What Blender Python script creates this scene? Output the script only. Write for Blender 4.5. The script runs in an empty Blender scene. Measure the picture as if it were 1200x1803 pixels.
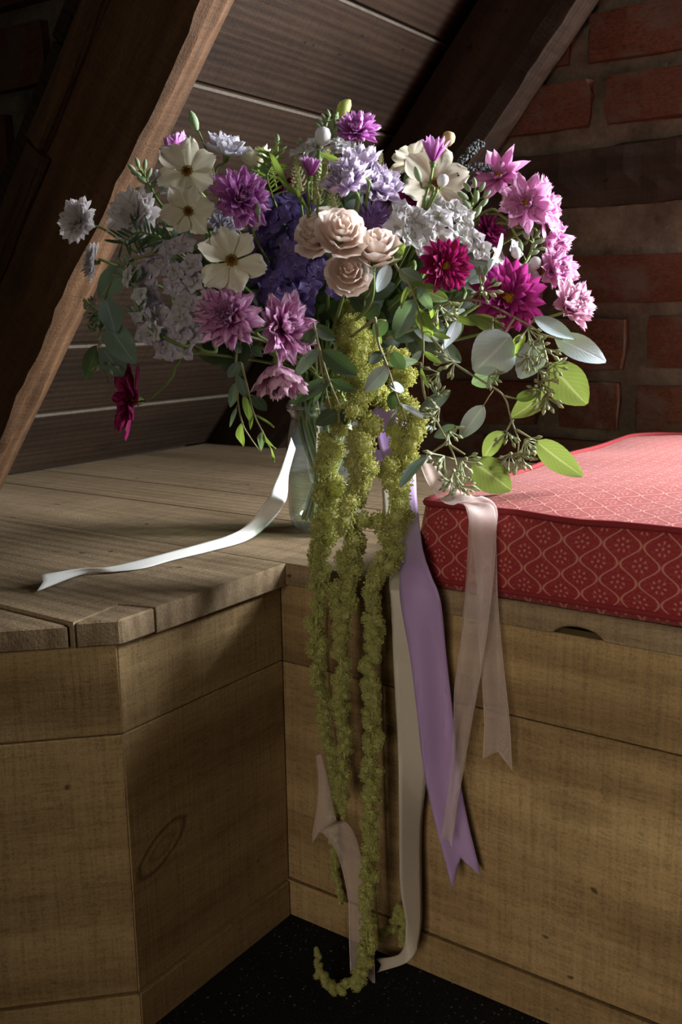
import bpy, bmesh, math, random
from mathutils import Vector, Matrix
random.seed(11)
sc = bpy.context.scene
COL = sc.collection
V = Vector
# ------------------------------------------------------------------ camera
FPX, PITCH, ROLL, YAW = 1711.8, 0.1961, -0.0157, 0.6175
CAM = V((0.6868, -0.8459, 0.7221))
F0 = V((-math.sin(YAW), math.cos(YAW), 0)); R0 = V((math.cos(YAW), math.sin(YAW), 0)); UP = V((0, 0, 1))
FW = F0*math.cos(PITCH) - UP*math.sin(PITCH)
U1 = F0*math.sin(PITCH) + UP*math.cos(PITCH)
RT = R0*math.cos(ROLL) + U1*math.sin(ROLL)
UU = -R0*math.sin(ROLL) + U1*math.cos(ROLL)
cd = bpy.data.cameras.new('camera'); co = bpy.data.objects.new('camera', cd); COL.objects.link(co)
cd.sensor_fit = 'VERTICAL'; cd.sensor_height = 36; cd.lens = FPX/1803*36; cd.clip_start = 0.02
m3 = Matrix((RT, UU, -FW)).transposed()
co.matrix_world = Matrix.Translation(CAM) @ m3.to_4x4()
cd.dof.use_dof = True; cd.dof.focus_distance = 1.09; cd.dof.aperture_fstop = 9.0
sc.camera = co
sc.cycles.transparent_max_bounces = 32
# ------------------------------------------------------------------ world, lights, exposure
w = bpy.data.worlds.new('world'); sc.world = w; w.use_nodes = True
w.node_tree.nodes['Background'].inputs[0].default_value = (0.95, 0.80, 0.62, 1)
w.node_tree.nodes['Background'].inputs[1].default_value = 0.022
def area(name, loc, aim, sx, sy, power, col, spread=180):
    l = bpy.data.lights.new(name, 'AREA'); l.shape = 'RECTANGLE'; l.size = sx; l.size_y = sy
    l.energy = power; l.color = col; l.spread = math.radians(spread)
    o = bpy.data.objects.new(name, l); COL.objects.link(o); o.location = loc
    o.rotation_euler = (V(aim)-V(loc)).to_track_quat('-Z', 'Y').to_euler()
    return o
WIN = (0.64, 1.64, 0.66, 1.60)       # window opening in the brick gable: x0 x1 z0 z1
area('window_daylight', (1.20, 1.04, 1.10), (0.02, 0.05, 0.56), 0.60, 0.76, 165, (0.93, 0.96, 1.0))
area('front_fill', (1.1, -3.1, 1.05), (1.25, 0.0, 0.20), 1.1, 1.2, 8.0, (1.0, 0.88, 0.72), 60)  # added warm fill behind the camera, no window is built there
vs = sc.view_settings
vs.view_transform = 'Standard'; vs.look = 'None'; vs.gamma = 1; vs.use_curve_mapping = False; vs.exposure = 0.18
# ------------------------------------------------------------------ pixel -> place helpers
def ray(px, py): return FW + RT*((px-600)/FPX) - UU*((py-901.5)/FPX)
def G(px, py, g):                      # point at horizontal distance g in front of the camera
    r = ray(px, py); return CAM + r*(g/r.dot(F0))
def onY(px, py, y): r = ray(px, py); return CAM + r*((y-CAM.y)/r.y)
def onX(px, py, x): r = ray(px, py); return CAM + r*((x-CAM.x)/r.x)
def onZ(px, py, z): r = ray(px, py); return CAM + r*((z-CAM.z)/r.z)
def dep(p): return (p-CAM).dot(FW)
def mpp(p): return dep(p)/FPX          # metres per photo pixel at a place
def cr(pts, n):                        # Catmull-Rom through points
    pts = [V(p) for p in pts]; P = [2*pts[0]-pts[1]]+pts+[2*pts[-1]-pts[-2]]; out = []
    for k in range(1, len(P)-2):
        a, b, c, d = P[k-1:k+3]
        for i in range(n):
            t = i/n
            out.append(0.5*((2*b)+(c-a)*t+(2*a-5*b+4*c-d)*t*t+(3*b-a-3*c+d)*t**3))
    out.append(pts[-1]); return out
# ------------------------------------------------------------------ mesh helpers
class MB:
    def __init__(s): s.v = []; s.f = []; s.uv = []; s.mi = []; s.m = 0
    def face(s, idx, uv=None): s.f.append(idx); s.uv.append(uv); s.mi.append(s.m)
    def grid(s, nu, nv, fn, close=False):
        o = len(s.v)
        for j in range(nv+1):
            for i in range(nu+1): s.v.append(tuple(fn(i/nu, j/nv)))
        for j in range(nv):
            for i in range(nu):
                a = o+j*(nu+1)+i
                s.face((a, a+1, a+nu+2, a+nu+1), ((i/nu, j/nv), ((i+1)/nu, j/nv), ((i+1)/nu, (j+1)/nv), (i/nu, (j+1)/nv)))
    def tube(s, path, rad, n=6, cap=True):
        path = [V(p) for p in path]; k = len(path); o = len(s.v)
        t = (path[1]-path[0]).normalized(); x = t.orthogonal().normalized()
        for i, p in enumerate(path):
            t = (path[min(i+1, k-1)]-path[max(i-1, 0)]); t = t.normalized() if t.length > 1e-9 else V((0, 0, 1))
            x = (x-t*x.dot(t)); x = x.normalized() if x.length > 1e-6 else t.orthogonal().normalized()
            y = t.cross(x); r = rad[i] if isinstance(rad, (list, tuple)) else rad
            for q in range(n):
                a = 2*math.pi*q/n; s.v.append(tuple(p+x*(r*math.cos(a))+y*(r*math.sin(a))))
        for i in range(k-1):
            for q in range(n):
                a = o+i*n+q; b = o+i*n+(q+1) % n
                s.face((a, b, b+n, a+n), ((q/n, i/(k-1)), ((q+1)/n, i/(k-1)), ((q+1)/n, (i+1)/(k-1)), (q/n, (i+1)/(k-1))))
        if cap:
            s.face(tuple(o+q for q in reversed(range(n)))); s.face(tuple(o+(k-1)*n+q for q in range(n)))
    def lathe(s, prof, n=24, M=Matrix()):
        o = len(s.v)
        for r, z in prof:
            for q in range(n):
                a = 2*math.pi*q/n; s.v.append(tuple(M @ V((r*math.cos(a), r*math.sin(a), z))))
        k = len(prof)
        for i in range(k-1):
            for q in range(n):
                a = o+i*n+q; b = o+i*n+(q+1) % n
                s.face((a, b, b+n, a+n), ((q/n, i/(k-1)), ((q+1)/n, i/(k-1)), ((q+1)/n, (i+1)/(k-1)), (q/n, (i+1)/(k-1))))
    def blob(s, c, rx, ry=None, rz=None, n=6, m=4, M=None):
        ry = ry or rx; rz = rz or rx
        def fn(u, v):
            th = math.pi*v; ph = 2*math.pi*u
            p = V((rx*math.sin(th)*math.cos(ph), ry*math.sin(th)*math.sin(ph), rz*math.cos(th)))
            if M: p = M @ p
            return V(c)+p
        s.grid(n, m, fn)
    def octa(s, c, r, ax=None):
        o = len(s.v); c = V(c)
        ax = ax or V((0, 0, 1)); x = ax.orthogonal().normalized(); y = ax.cross(x)
        for d in (x*r, y*r, -x*r, -y*r, ax*r*1.5, -ax*r): s.v.append(tuple(c+d))
        for i in range(4):
            j = (i+1) % 4; s.face((o+i, o+j, o+4), ((0, .8), (1, .8), (.5, 1))); s.face((o+j, o+i, o+5), ((0, .3), (1, .3), (.5, 0)))
    def mesh(s, name, mats, smooth=True):
        me = bpy.data.meshes.new(name); me.from_pydata(s.v, [], s.f)
        ul = me.uv_layers.new(name='UVMap'); k = 0
        for f, uv in zip(s.f, s.uv):
            for i in range(len(f)):
                ul.data[k].uv = uv[i] if uv else (0.5, 0.5); k += 1
        for mm in (mats if isinstance(mats, (list, tuple)) else [mats]): me.materials.append(mm)
        me.polygons.foreach_set('material_index', s.mi)
        me.polygons.foreach_set('use_smooth', [smooth]*len(s.f)); me.update()
        return me
def obj(name, me, parent=None, M=None):
    o = bpy.data.objects.new(name, me); COL.objects.link(o)
    if parent is not None: o.parent = parent
    if M is not None: o.matrix_local = M
    return o
def tag(o, label, cat, group=None):
    o['label'] = label; o['category'] = cat
    if group: o['group'] = group
    return o
def thing(name, label, cat, M=None, group=None):
    o = bpy.data.objects.new(name, None); o.empty_display_size = 0.02; COL.objects.link(o)
    if M is not None: o.matrix_basis = M if isinstance(M, Matrix) else Matrix.Translation(M)
    return tag(o, label, cat, group)
def wpart(name, me, parent):            # mesh in world coordinates put under a thing
    p = parent; M = Matrix()
    while p is not None: M = p.matrix_basis @ M; p = p.parent
    return obj(name, me, parent, M.inverted())
def frame(loc, z, spin=0, x=None):
    z = V(z).normalized(); x = (V(x) if x else (V((0, 0, 1)) if abs(z.z) < .9 else V((1, 0, 0))))
    x = (x-z*x.dot(z)).normalized(); y = z.cross(x)
    return Matrix.Translation(loc) @ Matrix((x, y, z)).transposed().to_4x4() @ Matrix.Rotation(spin, 4, 'Z')
def prism(poly, z0, z1, bev=0.0015):    # polygon in xy pulled along z, edges eased
    bm = bmesh.new()
    a = [bm.verts.new((x, y, z0)) for x, y in poly]; b = [bm.verts.new((x, y, z1)) for x, y in poly]
    n = len(poly); bm.faces.new(list(reversed(a))); bm.faces.new(b)
    for i in range(n): j = (i+1) % n; bm.faces.new((a[i], a[j], b[j], b[i]))
    bmesh.ops.recalc_face_normals(bm, faces=bm.faces)
    if bev: bmesh.ops.bevel(bm, geom=list(bm.edges), offset=bev, segments=1, affect='EDGES', clamp_overlap=True)
    return bm
def bmobj(name, bm, mat, parent=None, M=None):
    me = bpy.data.meshes.new(name); bm.to_mesh(me); bm.free(); me.materials.append(mat)
    return obj(name, me, parent, M)
# ------------------------------------------------------------------ materials
class NT:
    def __init__(s, name):
        s.m = bpy.data.materials.new(name); s.m.use_nodes = True; s.t = s.m.node_tree; s.t.nodes.clear()
        s.out = s.n('ShaderNodeOutputMaterial')
    def n(s, ty, **kw):
        x = s.t.nodes.new(ty)
        for k, v in kw.items(): setattr(x, k, v)
        return x
    def l(s, a, b): s.t.links.new(a, b)
    def set(s, inp, v):
        if hasattr(v, 'is_linked') or isinstance(v, bpy.types.NodeSocket): s.l(v, inp)
        else: inp.default_value = v
    def math(s, op, a, b=None, c=None, clamp=False):
        x = s.n('ShaderNodeMath', operation=op, use_clamp=clamp); s.set(x.inputs[0], a)
        if b is not None: s.set(x.inputs[1], b)
        if c is not None: s.set(x.inputs[2], c)
        return x.outputs[0]
    def mix(s, fac, a, b, mode='MIX'):
        x = s.n('ShaderNodeMix', data_type='RGBA', blend_type=mode); s.set(x.inputs[0], fac)
        for i, q in ((6, a), (7, b)): s.set(x.inputs[i], (*q, 1) if isinstance(q, tuple) and len(q) == 3 else q)
        return x.outputs[2]
    def ramp(s, fac, stops):
        x = s.n('ShaderNodeValToRGB'); s.set(x.inputs[0], fac); e = x.color_ramp.elements
        while len(e) < len(stops): e.new(0.5)
        for el, (p, c) in zip(e, stops): el.position = p; el.color = (*c, 1) if len(c) == 3 else c
        return x.outputs[0]
    def noise(s, vec, scale, detail=3, rough=.55, dist=0):
        x = s.n('ShaderNodeTexNoise'); s.l(vec, x.inputs['Vector']); x.inputs['Scale'].default_value = scale
        x.inputs['Detail'].default_value = detail; x.inputs['Roughness'].default_value = rough; x.inputs['Distortion'].default_value = dist
        return x.outputs[0]
    def coord(s, kind='Object'): return s.n('ShaderNodeTexCoord').outputs[kind]
    def rand(s): return s.n('ShaderNodeObjectInfo').outputs['Random']
    def mapping(s, vec, scale=(1, 1, 1), loc=None):
        x = s.n('ShaderNodeMapping'); s.l(vec, x.inputs[0]); x.inputs['Scale'].default_value = scale
        if loc is not None: s.set(x.inputs['Location'], loc)
        return x.outputs[0]
    def comb(s, x, y, z):
        c = s.n('ShaderNodeCombineXYZ')
        for i, q in enumerate((x, y, z)): s.set(c.inputs[i], q)
        return c.outputs[0]
    def sep(s, vec): x = s.n('ShaderNodeSeparateXYZ'); s.l(vec, x.inputs[0]); return x.outputs
    def bump(s, h, strength=.5, dist=.002):
        x = s.n('ShaderNodeBump'); s.l(h, x.inputs['Height']); x.inputs['Strength'].default_value = strength; x.inputs['Distance'].default_value = dist
        return x.outputs[0]
    def pbr(s, col, rough=.6, normal=None, spec=.4, **kw):
        x = s.n('ShaderNodeBsdfPrincipled'); s.set(x.inputs['Base Color'], (*col, 1) if isinstance(col, tuple) else col)
        s.set(x.inputs['Roughness'], rough); x.inputs['Specular IOR Level'].default_value = spec
        if normal is not None: s.l(normal, x.inputs['Normal'])
        for k, v in kw.items(): s.set(x.inputs[k], v)
        return x.outputs[0]
    def mixs(s, fac, a, b):
        x = s.n('ShaderNodeMixShader'); s.set(x.inputs[0], fac); s.l(a, x.inputs[1]); s.l(b, x.inputs[2]); return x.outputs[0]
    def done(s, sh): s.l(sh, s.out.inputs[0]); return s.m
def wood(name, dark, mid, light, rough=.75, saw=.5, ring=1.0, knots=True, grain=(3, 60, 60), knot=None):
    t = NT(name); c = t.coord(); r = t.rand()
    off = t.comb(t.math('MULTIPLY', r, 17), t.math('MULTIPLY', r, 9), t.math('MULTIPLY', r, 5))
    p = t.n('ShaderNodeVectorMath', operation='ADD'); t.l(c, p.inputs[0]); t.l(off, p.inputs[1]); p = p.outputs[0]
    broad = t.noise(t.mapping(p, (2.2, 9, 9)), 1.0, 3, .5, .6)
    fine = t.noise(t.mapping(p, grain), 1.0, 6, .7)
    xs = t.sep(t.mapping(p, (1.6, 7, 7)))
    wv = t.n('ShaderNodeTexWave', wave_type='BANDS', bands_direction='Y'); t.l(t.mapping(p, (.35, 7*ring, 7*ring)), wv.inputs[0])
    wv.inputs['Scale'].default_value = 2.2; wv.inputs['Distortion'].default_value = 7; wv.inputs['Detail'].default_value = 3; wv.inputs['Detail Scale'].default_value = .8
    f = t.math('ADD', t.math('MULTIPLY', broad, .55), t.math('ADD', t.math('MULTIPLY', fine, .35), t.math('MULTIPLY', wv.outputs[1], .14)))
    col = t.ramp(f, [(.30, dark), (.52, mid), (.74, light)])
    col = t.mix(t.math('MULTIPLY', r, .22), col, mid)
    if knots:
        vo = t.n('ShaderNodeTexVoronoi'); t.l(t.mapping(p, (3.0, 8, 8)), vo.inputs[0]); vo.inputs['Scale'].default_value = 1.0
        k = t.ramp(vo.outputs['Distance'], [(.0, (1, 1, 1)), (.10, (.55, .55, .55)), (.15, (0, 0, 0))])
        col = t.mix(t.math('MULTIPLY', k, .55), col, dark)
        specks = t.noise(t.mapping(p, (40, 70, 70)), 1.0, 1, .4)
        col = t.mix(t.ramp(specks, [(.76, (0, 0, 0)), (.80, (.8, .8, .8))]), col, tuple(q*.25 for q in dark))
    if knot:                              # one big oval knot with rings, at this spot on the board
        q = t.sep(c); a = math.radians(28)
        dx = t.math('SUBTRACT', q[0], knot[0]); dz = t.math('SUBTRACT', q[2], knot[1])
        e1 = t.math('DIVIDE', t.math('ADD', t.math('MULTIPLY', dx, math.cos(a)), t.math('MULTIPLY', dz, math.sin(a))), .040)
        e2 = t.math('DIVIDE', t.math('SUBTRACT', t.math('MULTIPLY', dz, math.cos(a)), t.math('MULTIPLY', dx, math.sin(a))), .017)
        d = t.math('ADD', t.math('SQRT', t.math('ADD', t.math('MULTIPLY', e1, e1), t.math('MULTIPLY', e2, e2))), t.math('MULTIPLY', fine, .35))
        ringf = t.math('MULTIPLY', t.math('ADD', t.math('MULTIPLY', t.math('SINE', t.math('MULTIPLY', d, 13)), .5), .5), t.ramp(t.math('DIVIDE', d, 3), [(.25, (1, 1, 1)), (.62, (0, 0, 0))]))
        rim = t.ramp(t.math('ABSOLUTE', t.math('SUBTRACT', d, 1.1)), [(.0, (1, 1, 1)), (.16, (0, 0, 0))])
        col = t.mix(t.math('ADD', t.math('MULTIPLY', ringf, .4), t.math('MULTIPLY', rim, .55), clamp=True), col, tuple(z*.5 for z in dark))
    sw = t.noise(t.mapping(p, (260, 12, 12)), 1.0, 2, .5)
    h = t.math('ADD', t.math('MULTIPLY', fine, 1.0), t.math('MULTIPLY', sw, saw))
    grit = t.noise(p, 420, 2, .6)
    h = t.math('ADD', h, t.math('MULTIPLY', grit, .5))
    pores = t.noise(t.mapping(p, (55, 380, 380)), 1.0, 2, .6)
    col = t.mix(.6, col, t.ramp(t.math('ADD', t.math('MULTIPLY', sw, .3), t.math('ADD', t.math('MULTIPLY', grit, .4), t.math('MULTIPLY', pores, .3))), [(.36, (.35, .33, .3)), (.5, (.9, .9, .9)), (.66, (1.25, 1.25, 1.25))]), 'MULTIPLY')
    return t.done(t.pbr(col, rough, t.bump(h, .55, .0022), .25))
M_BENCH = wood('rough_sawn_pine', (.15, .090, .036), (.32, .212, .096), (.46, .325, .155))
M_SEAT = wood('worn_seat_board', (.105, .068, .036), (.24, .168, .095), (.35, .255, .155), saw=.55)
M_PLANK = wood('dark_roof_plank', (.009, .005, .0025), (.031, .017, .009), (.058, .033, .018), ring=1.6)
M_LITEDGE = wood('lit_plank_edge', (.07, .055, .04), (.115, .095, .07), (.16, .135, .11), knots=False)  # lighter colour paints the light caught along the upper plank edges
M_RAFTER = wood('old_oak_rafter', (.035, .017, .008), (.105, .052, .024), (.19, .10, .048), saw=.2, grain=(5, 45, 45))
M_DARKBEAM = wood('charcoal_beam', (.012, .008, .006), (.035, .022, .016), (.06, .038, .028), saw=.2)
def brickmat():
    t = NT('old_red_brick'); p = t.coord(); r = t.rand()
    n1 = t.noise(p, 28, 5, .65); n2 = t.noise(p, 160, 3, .6)
    c = t.ramp(n1, [(.3, (.04, .014, .008)), (.52, (.125, .038, .017)), (.80, (.20, .068, .030))])
    c = t.mix(t.math('MULTIPLY', r, .55), c, (.085, .028, .017))
    sm = t.noise(t.mapping(t.coord('Object'), (1.0, 1.0, .5), t.comb(t.math('MULTIPLY', r, 40), 0.0, 0.0)), 3.2, 4, .6)
    c = t.mix(t.ramp(sm, [(.50, (0, 0, 0)), (.66, (.75, .75, .75))]), c, (.12, .09, .068))
    c = t.mix(t.ramp(n2, [(.52, (0, 0, 0)), (.66, (.7, .7, .7))]), c, (.15, .115, .09))
    return t.done(t.pbr(c, .9, t.bump(t.math('ADD', n1, t.math('MULTIPLY', n2, .4)), .7, .004), .15))
M_BRICK = brickmat()
def mortarmat():
    t = NT('lime_mortar'); p = t.coord(); n1 = t.noise(p, 14, 6, .65); n2 = t.noise(p, 130, 4, .65)
    c = t.ramp(n1, [(.3, (.07, .055, .042)), (.55, (.16, .13, .10)), (.8, (.25, .21, .165))])
    c = t.mix(.35, c, t.ramp(n2, [(.3, (.4, .4, .4)), (.7, (1, 1, 1))]), 'MULTIPLY')
    return t.done(t.pbr(c, .95, t.bump(t.math('ADD', n1, t.math('MULTIPLY', n2, .6)), .9, .006), .1))
M_MORTAR = mortarmat()
def carpetmat():
    t = NT('charcoal_carpet'); p = t.coord(); n1 = t.noise(p, 500, 2, .7); n2 = t.noise(p, 9, 3, .5); n3 = t.noise(p, 230, 1, .4)
    c = t.ramp(n1, [(.35, (.006, .006, .007)), (.65, (.028, .027, .029))])
    c = t.mix(t.math('MULTIPLY', n2, .3), c, (.03, .024, .02))
    c = t.mix(t.ramp(n3, [(.70, (0, 0, 0)), (.73, (.8, .8, .8))]), c, (.33, .31, .28))
    return t.done(t.pbr(c, .98, t.bump(n1, 1.0, .004), .05))
M_CARPET = carpetmat()
def petalmat(name, stops, streak=(1, 1, 1), amt=.35, trans=.35, freq=16, rough=.55, var=.12):
    t = NT(name); uv = t.sep(t.coord('UV')); r = t.rand()
    sn = t.noise(t.comb(t.math('MULTIPLY', uv[0], freq), t.math('MULTIPLY', uv[1], 1.6), t.math('MULTIPLY', r, 30)), 1.0, 3, .6)
    c = t.ramp(t.math('ADD', uv[1], t.math('MULTIPLY', t.math('SUBTRACT', sn, .5), .35)), stops)
    sf = t.math('MULTIPLY', t.ramp(sn, [(.42, (0, 0, 0)), (.66, (1, 1, 1))]), amt)
    c = t.mix(t.math('MULTIPLY', sf, t.math('ADD', uv[1], .15)), c, streak)
    c = t.mix(t.math('MULTIPLY', r, var), c, stops[0][1])
    tr = t.n('ShaderNodeBsdfTranslucent'); t.l(c, tr.inputs[0])
    return t.done(t.mixs(trans, t.pbr(c, rough, t.bump(sn, .35, .0012), .3), tr.outputs[0]))
PM = {
 'cream': petalmat('cream_petal', [(.0, (.55, .55, .25)), (.25, (.80, .75, .58)), (1, (.88, .84, .72))], (.66, .58, .42), .35, .35),
 'streak': petalmat('streaked_magenta_petal', [(.0, (.30, .008, .14)), (.40, (.52, .06, .35)), (1, (.72, .36, .62))], (.90, .76, .88), .95, .32, 20),
 'orchid': petalmat('orchid_petal', [(.0, (.28, .010, .20)), (.5, (.50, .08, .45)), (1, (.66, .27, .64))], (.82, .58, .84), .6, .32, 18),
 'crimson': petalmat('crimson_petal', [(.0, (.09, .001, .015)), (.5, (.24, .004, .06)), (1, (.36, .012, .13))], (.45, .04, .2), .4, .3),
 'wine': petalmat('wine_petal', [(.0, (.14, .001, .05)), (.5, (.33, .008, .15)), (1, (.46, .04, .27))], (.55, .10, .36), .5, .34),
 'garnet': petalmat('garnet_petal', [(.0, (.04, .0, .006)), (1, (.13, .004, .02))], (.2, .02, .04), .3, .25),
 'pink': petalmat('rosy_pink_petal', [(.0, (.40, .04, .24)), (.4, (.62, .20, .48)), (1, (.74, .38, .62))], (.88, .68, .80), .55, .35),
 'palepink': petalmat('pale_pink_petal', [(.0, (.45, .06, .22)), (.35, (.68, .30, .48)), (1, (.80, .52, .66))], (.9, .74, .82), .55, .35),
 'lilac': petalmat('lilac_petal', [(.0, (.32, .12, .36)), (.35, (.56, .43, .66)), (1, (.74, .66, .80))], (.86, .82, .88), .55, .33),
 'white': petalmat('white_petal', [(.0, (.48, .36, .30)), (.25, (.66, .60, .60)), (1, (.80, .76, .78))], (.9, .88, .9), .4, .35),
 'frost': petalmat('frosty_lilac_petal', [(.0, (.45, .45, .3)), (.25, (.70, .68, .78)), (1, (.82, .81, .88))], (.62, .52, .74), .35, .33),
 'blush': petalmat('blush_rose_petal', [(.0, (.60, .38, .28)), (.45, (.78, .61, .51)), (1, (.86, .77, .70))], (.9, .82, .76), .35, .25, 10),
 'violet': petalmat('violet_floret', [(.0, (.25, .20, .38)), (.2, (.055, .032, .14)), (1, (.085, .05, .19))], (.14, .11, .28), .45, .2),
 'stock': petalmat('lilac_white_floret', [(.0, (.34, .40, .12)), (.2, (.55, .52, .48)), (1, (.52, .46, .58))], (.44, .34, .54), .5, .3),
 'stockwhite': petalmat('white_stock_floret', [(.0, (.38, .44, .15)), (.2, (.62, .61, .57)), (1, (.68, .66, .70))], (.55, .48, .64), .4, .33),
}
def plain(name, col, rough=.6, trans=0, tcol=None, nz=None, spec=.3, var=None):
    t = NT(name); c = t.mix(0, col, col)
    p = t.coord()
    if nz:
        n = t.noise(p, nz[0], 3, .6); c = t.mix(t.math('MULTIPLY', n, nz[1]), col, nz[2])
    if var: c = t.mix(t.math('MULTIPLY', t.rand(), var[0]), c, var[1])
    nrm = t.bump(t.noise(p, nz[0]*2, 2, .6), .3, .001) if nz else None
    sh = t.pbr(c, rough, nrm, spec)
    if trans:
        tr = t.n('ShaderNodeBsdfTranslucent')
        t.set(tr.inputs[0], (*tcol, 1) if tcol else c); sh = t.mixs(trans, sh, tr.outputs[0])
    return t.done(sh)
M_STEM = plain('green_stem', (.13, .20, .05), .5, .1, (.25, .4, .06), (60, .5, (.20, .24, .07)))
M_OLIVESTEM = plain('olive_stem', (.26, .27, .13), .55, 0, None, (50, .6, (.20, .14, .08)))
M_CALYX = plain('green_calyx', (.15, .22, .055), .5, .2, (.3, .45, .08), (80, .5, (.08, .13, .03)))
M_BUD = plain('sage_bud', (.30, .37, .24), .6, .2, (.4, .5, .2), (90, .5, (.20, .28, .14)), var=(.4, (.16, .24, .10)))
M_BUDBEIGE = plain('beige_bud', (.55, .42, .24), .6, .2, (.6, .45, .2), (60, .5, (.4, .28, .14)))
M_BUDYEL = plain('yellow_green_bud', (.42, .44, .15), .5, .25, (.55, .6, .15), (60, .5, (.28, .33, .1)))
M_POLLEN = plain('golden_pollen', (.55, .32, .02), .8, 0, None, (300, .7, (.30, .13, .01)))
M_AMBER = plain('amber_stamens', (.48, .24, .025), .8, 0, None, (300, .8, (.12, .05, .01)))
M_DARKEYE = plain('dark_flower_eye', (.07, .025, .01), .8, 0, None, (300, .5, (.2, .09, .02)))
M_BRACT = plain('cream_green_plume', (.46, .46, .24), .6, .3, (.6, .6, .25), (60, .5, (.36, .40, .16)), var=(.3, (.5, .45, .3)))
M_FRIZZ = plain('frizzy_purple', (.17, .08, .22), .7, .3, (.3, .15, .36), (120, .6, (.28, .17, .34)))
M_AMAR = plain('chartreuse_amaranth', (.54, .54, .20), .85, .42, (.74, .76, .24), (140, .5, (.42, .42, .14)), var=(.4, (.56, .49, .24)))
M_DARKSPRIG = plain('dark_herb', (.05, .06, .055), .7, .1, (.08, .1, .05), (60, .5, (.09, .08, .1)))
def leafmat(name, col, tcol, vein, trans=.45, rough=.45, var=(.3, (.1, .1, .1))):
    t = NT(name); uv = t.sep(t.coord('UV')); r = t.rand()
    du = t.math('ABSOLUTE', t.math('SUBTRACT', uv[0], .5))
    mid = t.ramp(du, [(.0, (1, 1, 1)), (.025, (.8, .8, .8)), (.05, (0, 0, 0))])
    rib = t.math('ABSOLUTE', t.math('SUBTRACT', t.math('FRACT', t.math('SUBTRACT', t.math('MULTIPLY', uv[1], 9), t.math('MULTIPLY', du, 7))), .5))
    ribm = t.ramp(rib, [(.0, (.35, .35, .35)), (.12, (0, 0, 0))])
    n = t.noise(t.coord(), 45, 4, .6)
    c = t.mix(t.math('MULTIPLY', n, .35), col, tuple(q*.6 for q in col)); c = t.mix(t.math('MULTIPLY', r, var[0]), c, var[1])
    vm = t.math('MAXIMUM', mid, ribm); c = t.mix(t.math('MULTIPLY', vm, .6), c, vein)
    tc = t.mix(t.math('MULTIPLY', n, .4), tcol, tuple(q*.55 for q in tcol)); tc = t.mix(t.math('MULTIPLY', vm, .4), tc, vein)
    tr = t.n('ShaderNodeBsdfTranslucent'); t.l(tc, tr.inputs[0])
    return t.done(t.mixs(trans, t.pbr(c, rough, t.bump(t.math('ADD', n, t.math('MULTIPLY', vm, -.5)), .4, .0015), .4), tr.outputs[0]))
LM = {
 'blue': leafmat('glaucous_leaf', (.50, .60, .64), (.30, .42, .16), (.70, .76, .74), .2, .5, (.25, (.34, .44, .42))),
 'green': leafmat('fresh_green_leaf', (.15, .23, .065), (.25, .36, .045), (.42, .50, .2), .5, .42, (.3, (.12, .20, .06))),
 'olive': leafmat('olive_green_leaf', (.14, .19, .06), (.17, .23, .04), (.40, .45, .2), .5, .42, (.2, (.12, .17, .06))),
 'grey': leafmat('grey_green_leaf', (.17, .25, .22), (.20, .32, .10), (.35, .42, .34), .3, .5, (.3, (.12, .19, .15))),
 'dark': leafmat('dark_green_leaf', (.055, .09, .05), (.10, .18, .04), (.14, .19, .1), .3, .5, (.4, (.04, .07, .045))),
}
# ------------------------------------------------------------------ setting: floor, benches
H = 0.45; TH = 0.026; OV = 0.012; L = 0.25; SEAM = 0.33; BB = 0.0477; DG = 0.86
def structure(o): o['kind'] = 'structure'; return o
bm = prism([(-2.6, -3.4), (3.2, -3.4), (3.2, 1.0), (-2.6, 1.0)], -.03, 0, 0)
structure(bmobj('floor', bm, M_CARPET))
S2 = math.sqrt(.5)
def facing(parent, name, origin, ang, length, z0, z1, th, m0, m1, proud=0, mat=None):
    # one board of a panelled front: local x runs along the face, face plane y=0, body towards +y; ends mitred by m0, m1
    poly = [(0-proud*m0, -proud), (length+proud*m1, -proud), (length-th*m1, th), (0+th*m0, th)]
    bm = prism(poly, z0+.0006, z1-.0006, .0012)
    o = bmobj(name, bm, mat or M_BENCH, parent, Matrix.Translation(V(origin)) @ Matrix.Rotation(ang, 4, 'Z'))
    return o
# corner bench with the slanted end: face B (plane x=0) and face A (45 degrees)
b1 = thing('storage_bench', 'pale pine storage bench with mitred corner and slanted end, front under worn seat boards', 'bench')
t8 = math.tan(math.radians(22.5))
for z0, z1, nm, pr in ((0, BB, 'baseboard', .004), (BB, SEAM, 'front_panel', 0), (SEAM, H-TH, 'front_rail', 0)):
    # face B: from (0,-L) to (0,0), outward normal +x -> local x along +y, local +y = -x
    kp = onX(285, 1492, 0)
    facing(b1, nm, (0, -L, 0), math.pi/2, L-(.0055 if nm == 'baseboard' else .0015), z0, z1, .02, t8, 0, pr, wood('knotty_pine', (.15, .090, .036), (.32, .212, .096), (.46, .325, .155), knot=(kp.y+L, kp.z)) if nm == 'front_panel' else None)
    # face A: from far left to (0,-L); local x along (+1,+1), local +y = (-1,+1)
    la = .62
    facing(b1, nm, (-la*S2, -L-la*S2, 0), math.pi/4, la, z0, z1, .02, 0, t8, pr)
b2 = thing('storage_bench', 'pale pine storage bench front below the red cushion', 'bench')
for z0, z1, nm, pr in ((0, BB, 'baseboard', .004), (BB, SEAM-.002, 'front_panel', 0), (SEAM-.002, H-TH, 'front_rail', 0)):
    facing(b2, nm, (-.02, 0, 0), 0, 1.62, z0, z1, .02, 0, 0, pr)
top = thing('bench_top', 'worn wide seat boards with rough cut ends topping the corner bench', 'bench top')
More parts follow.
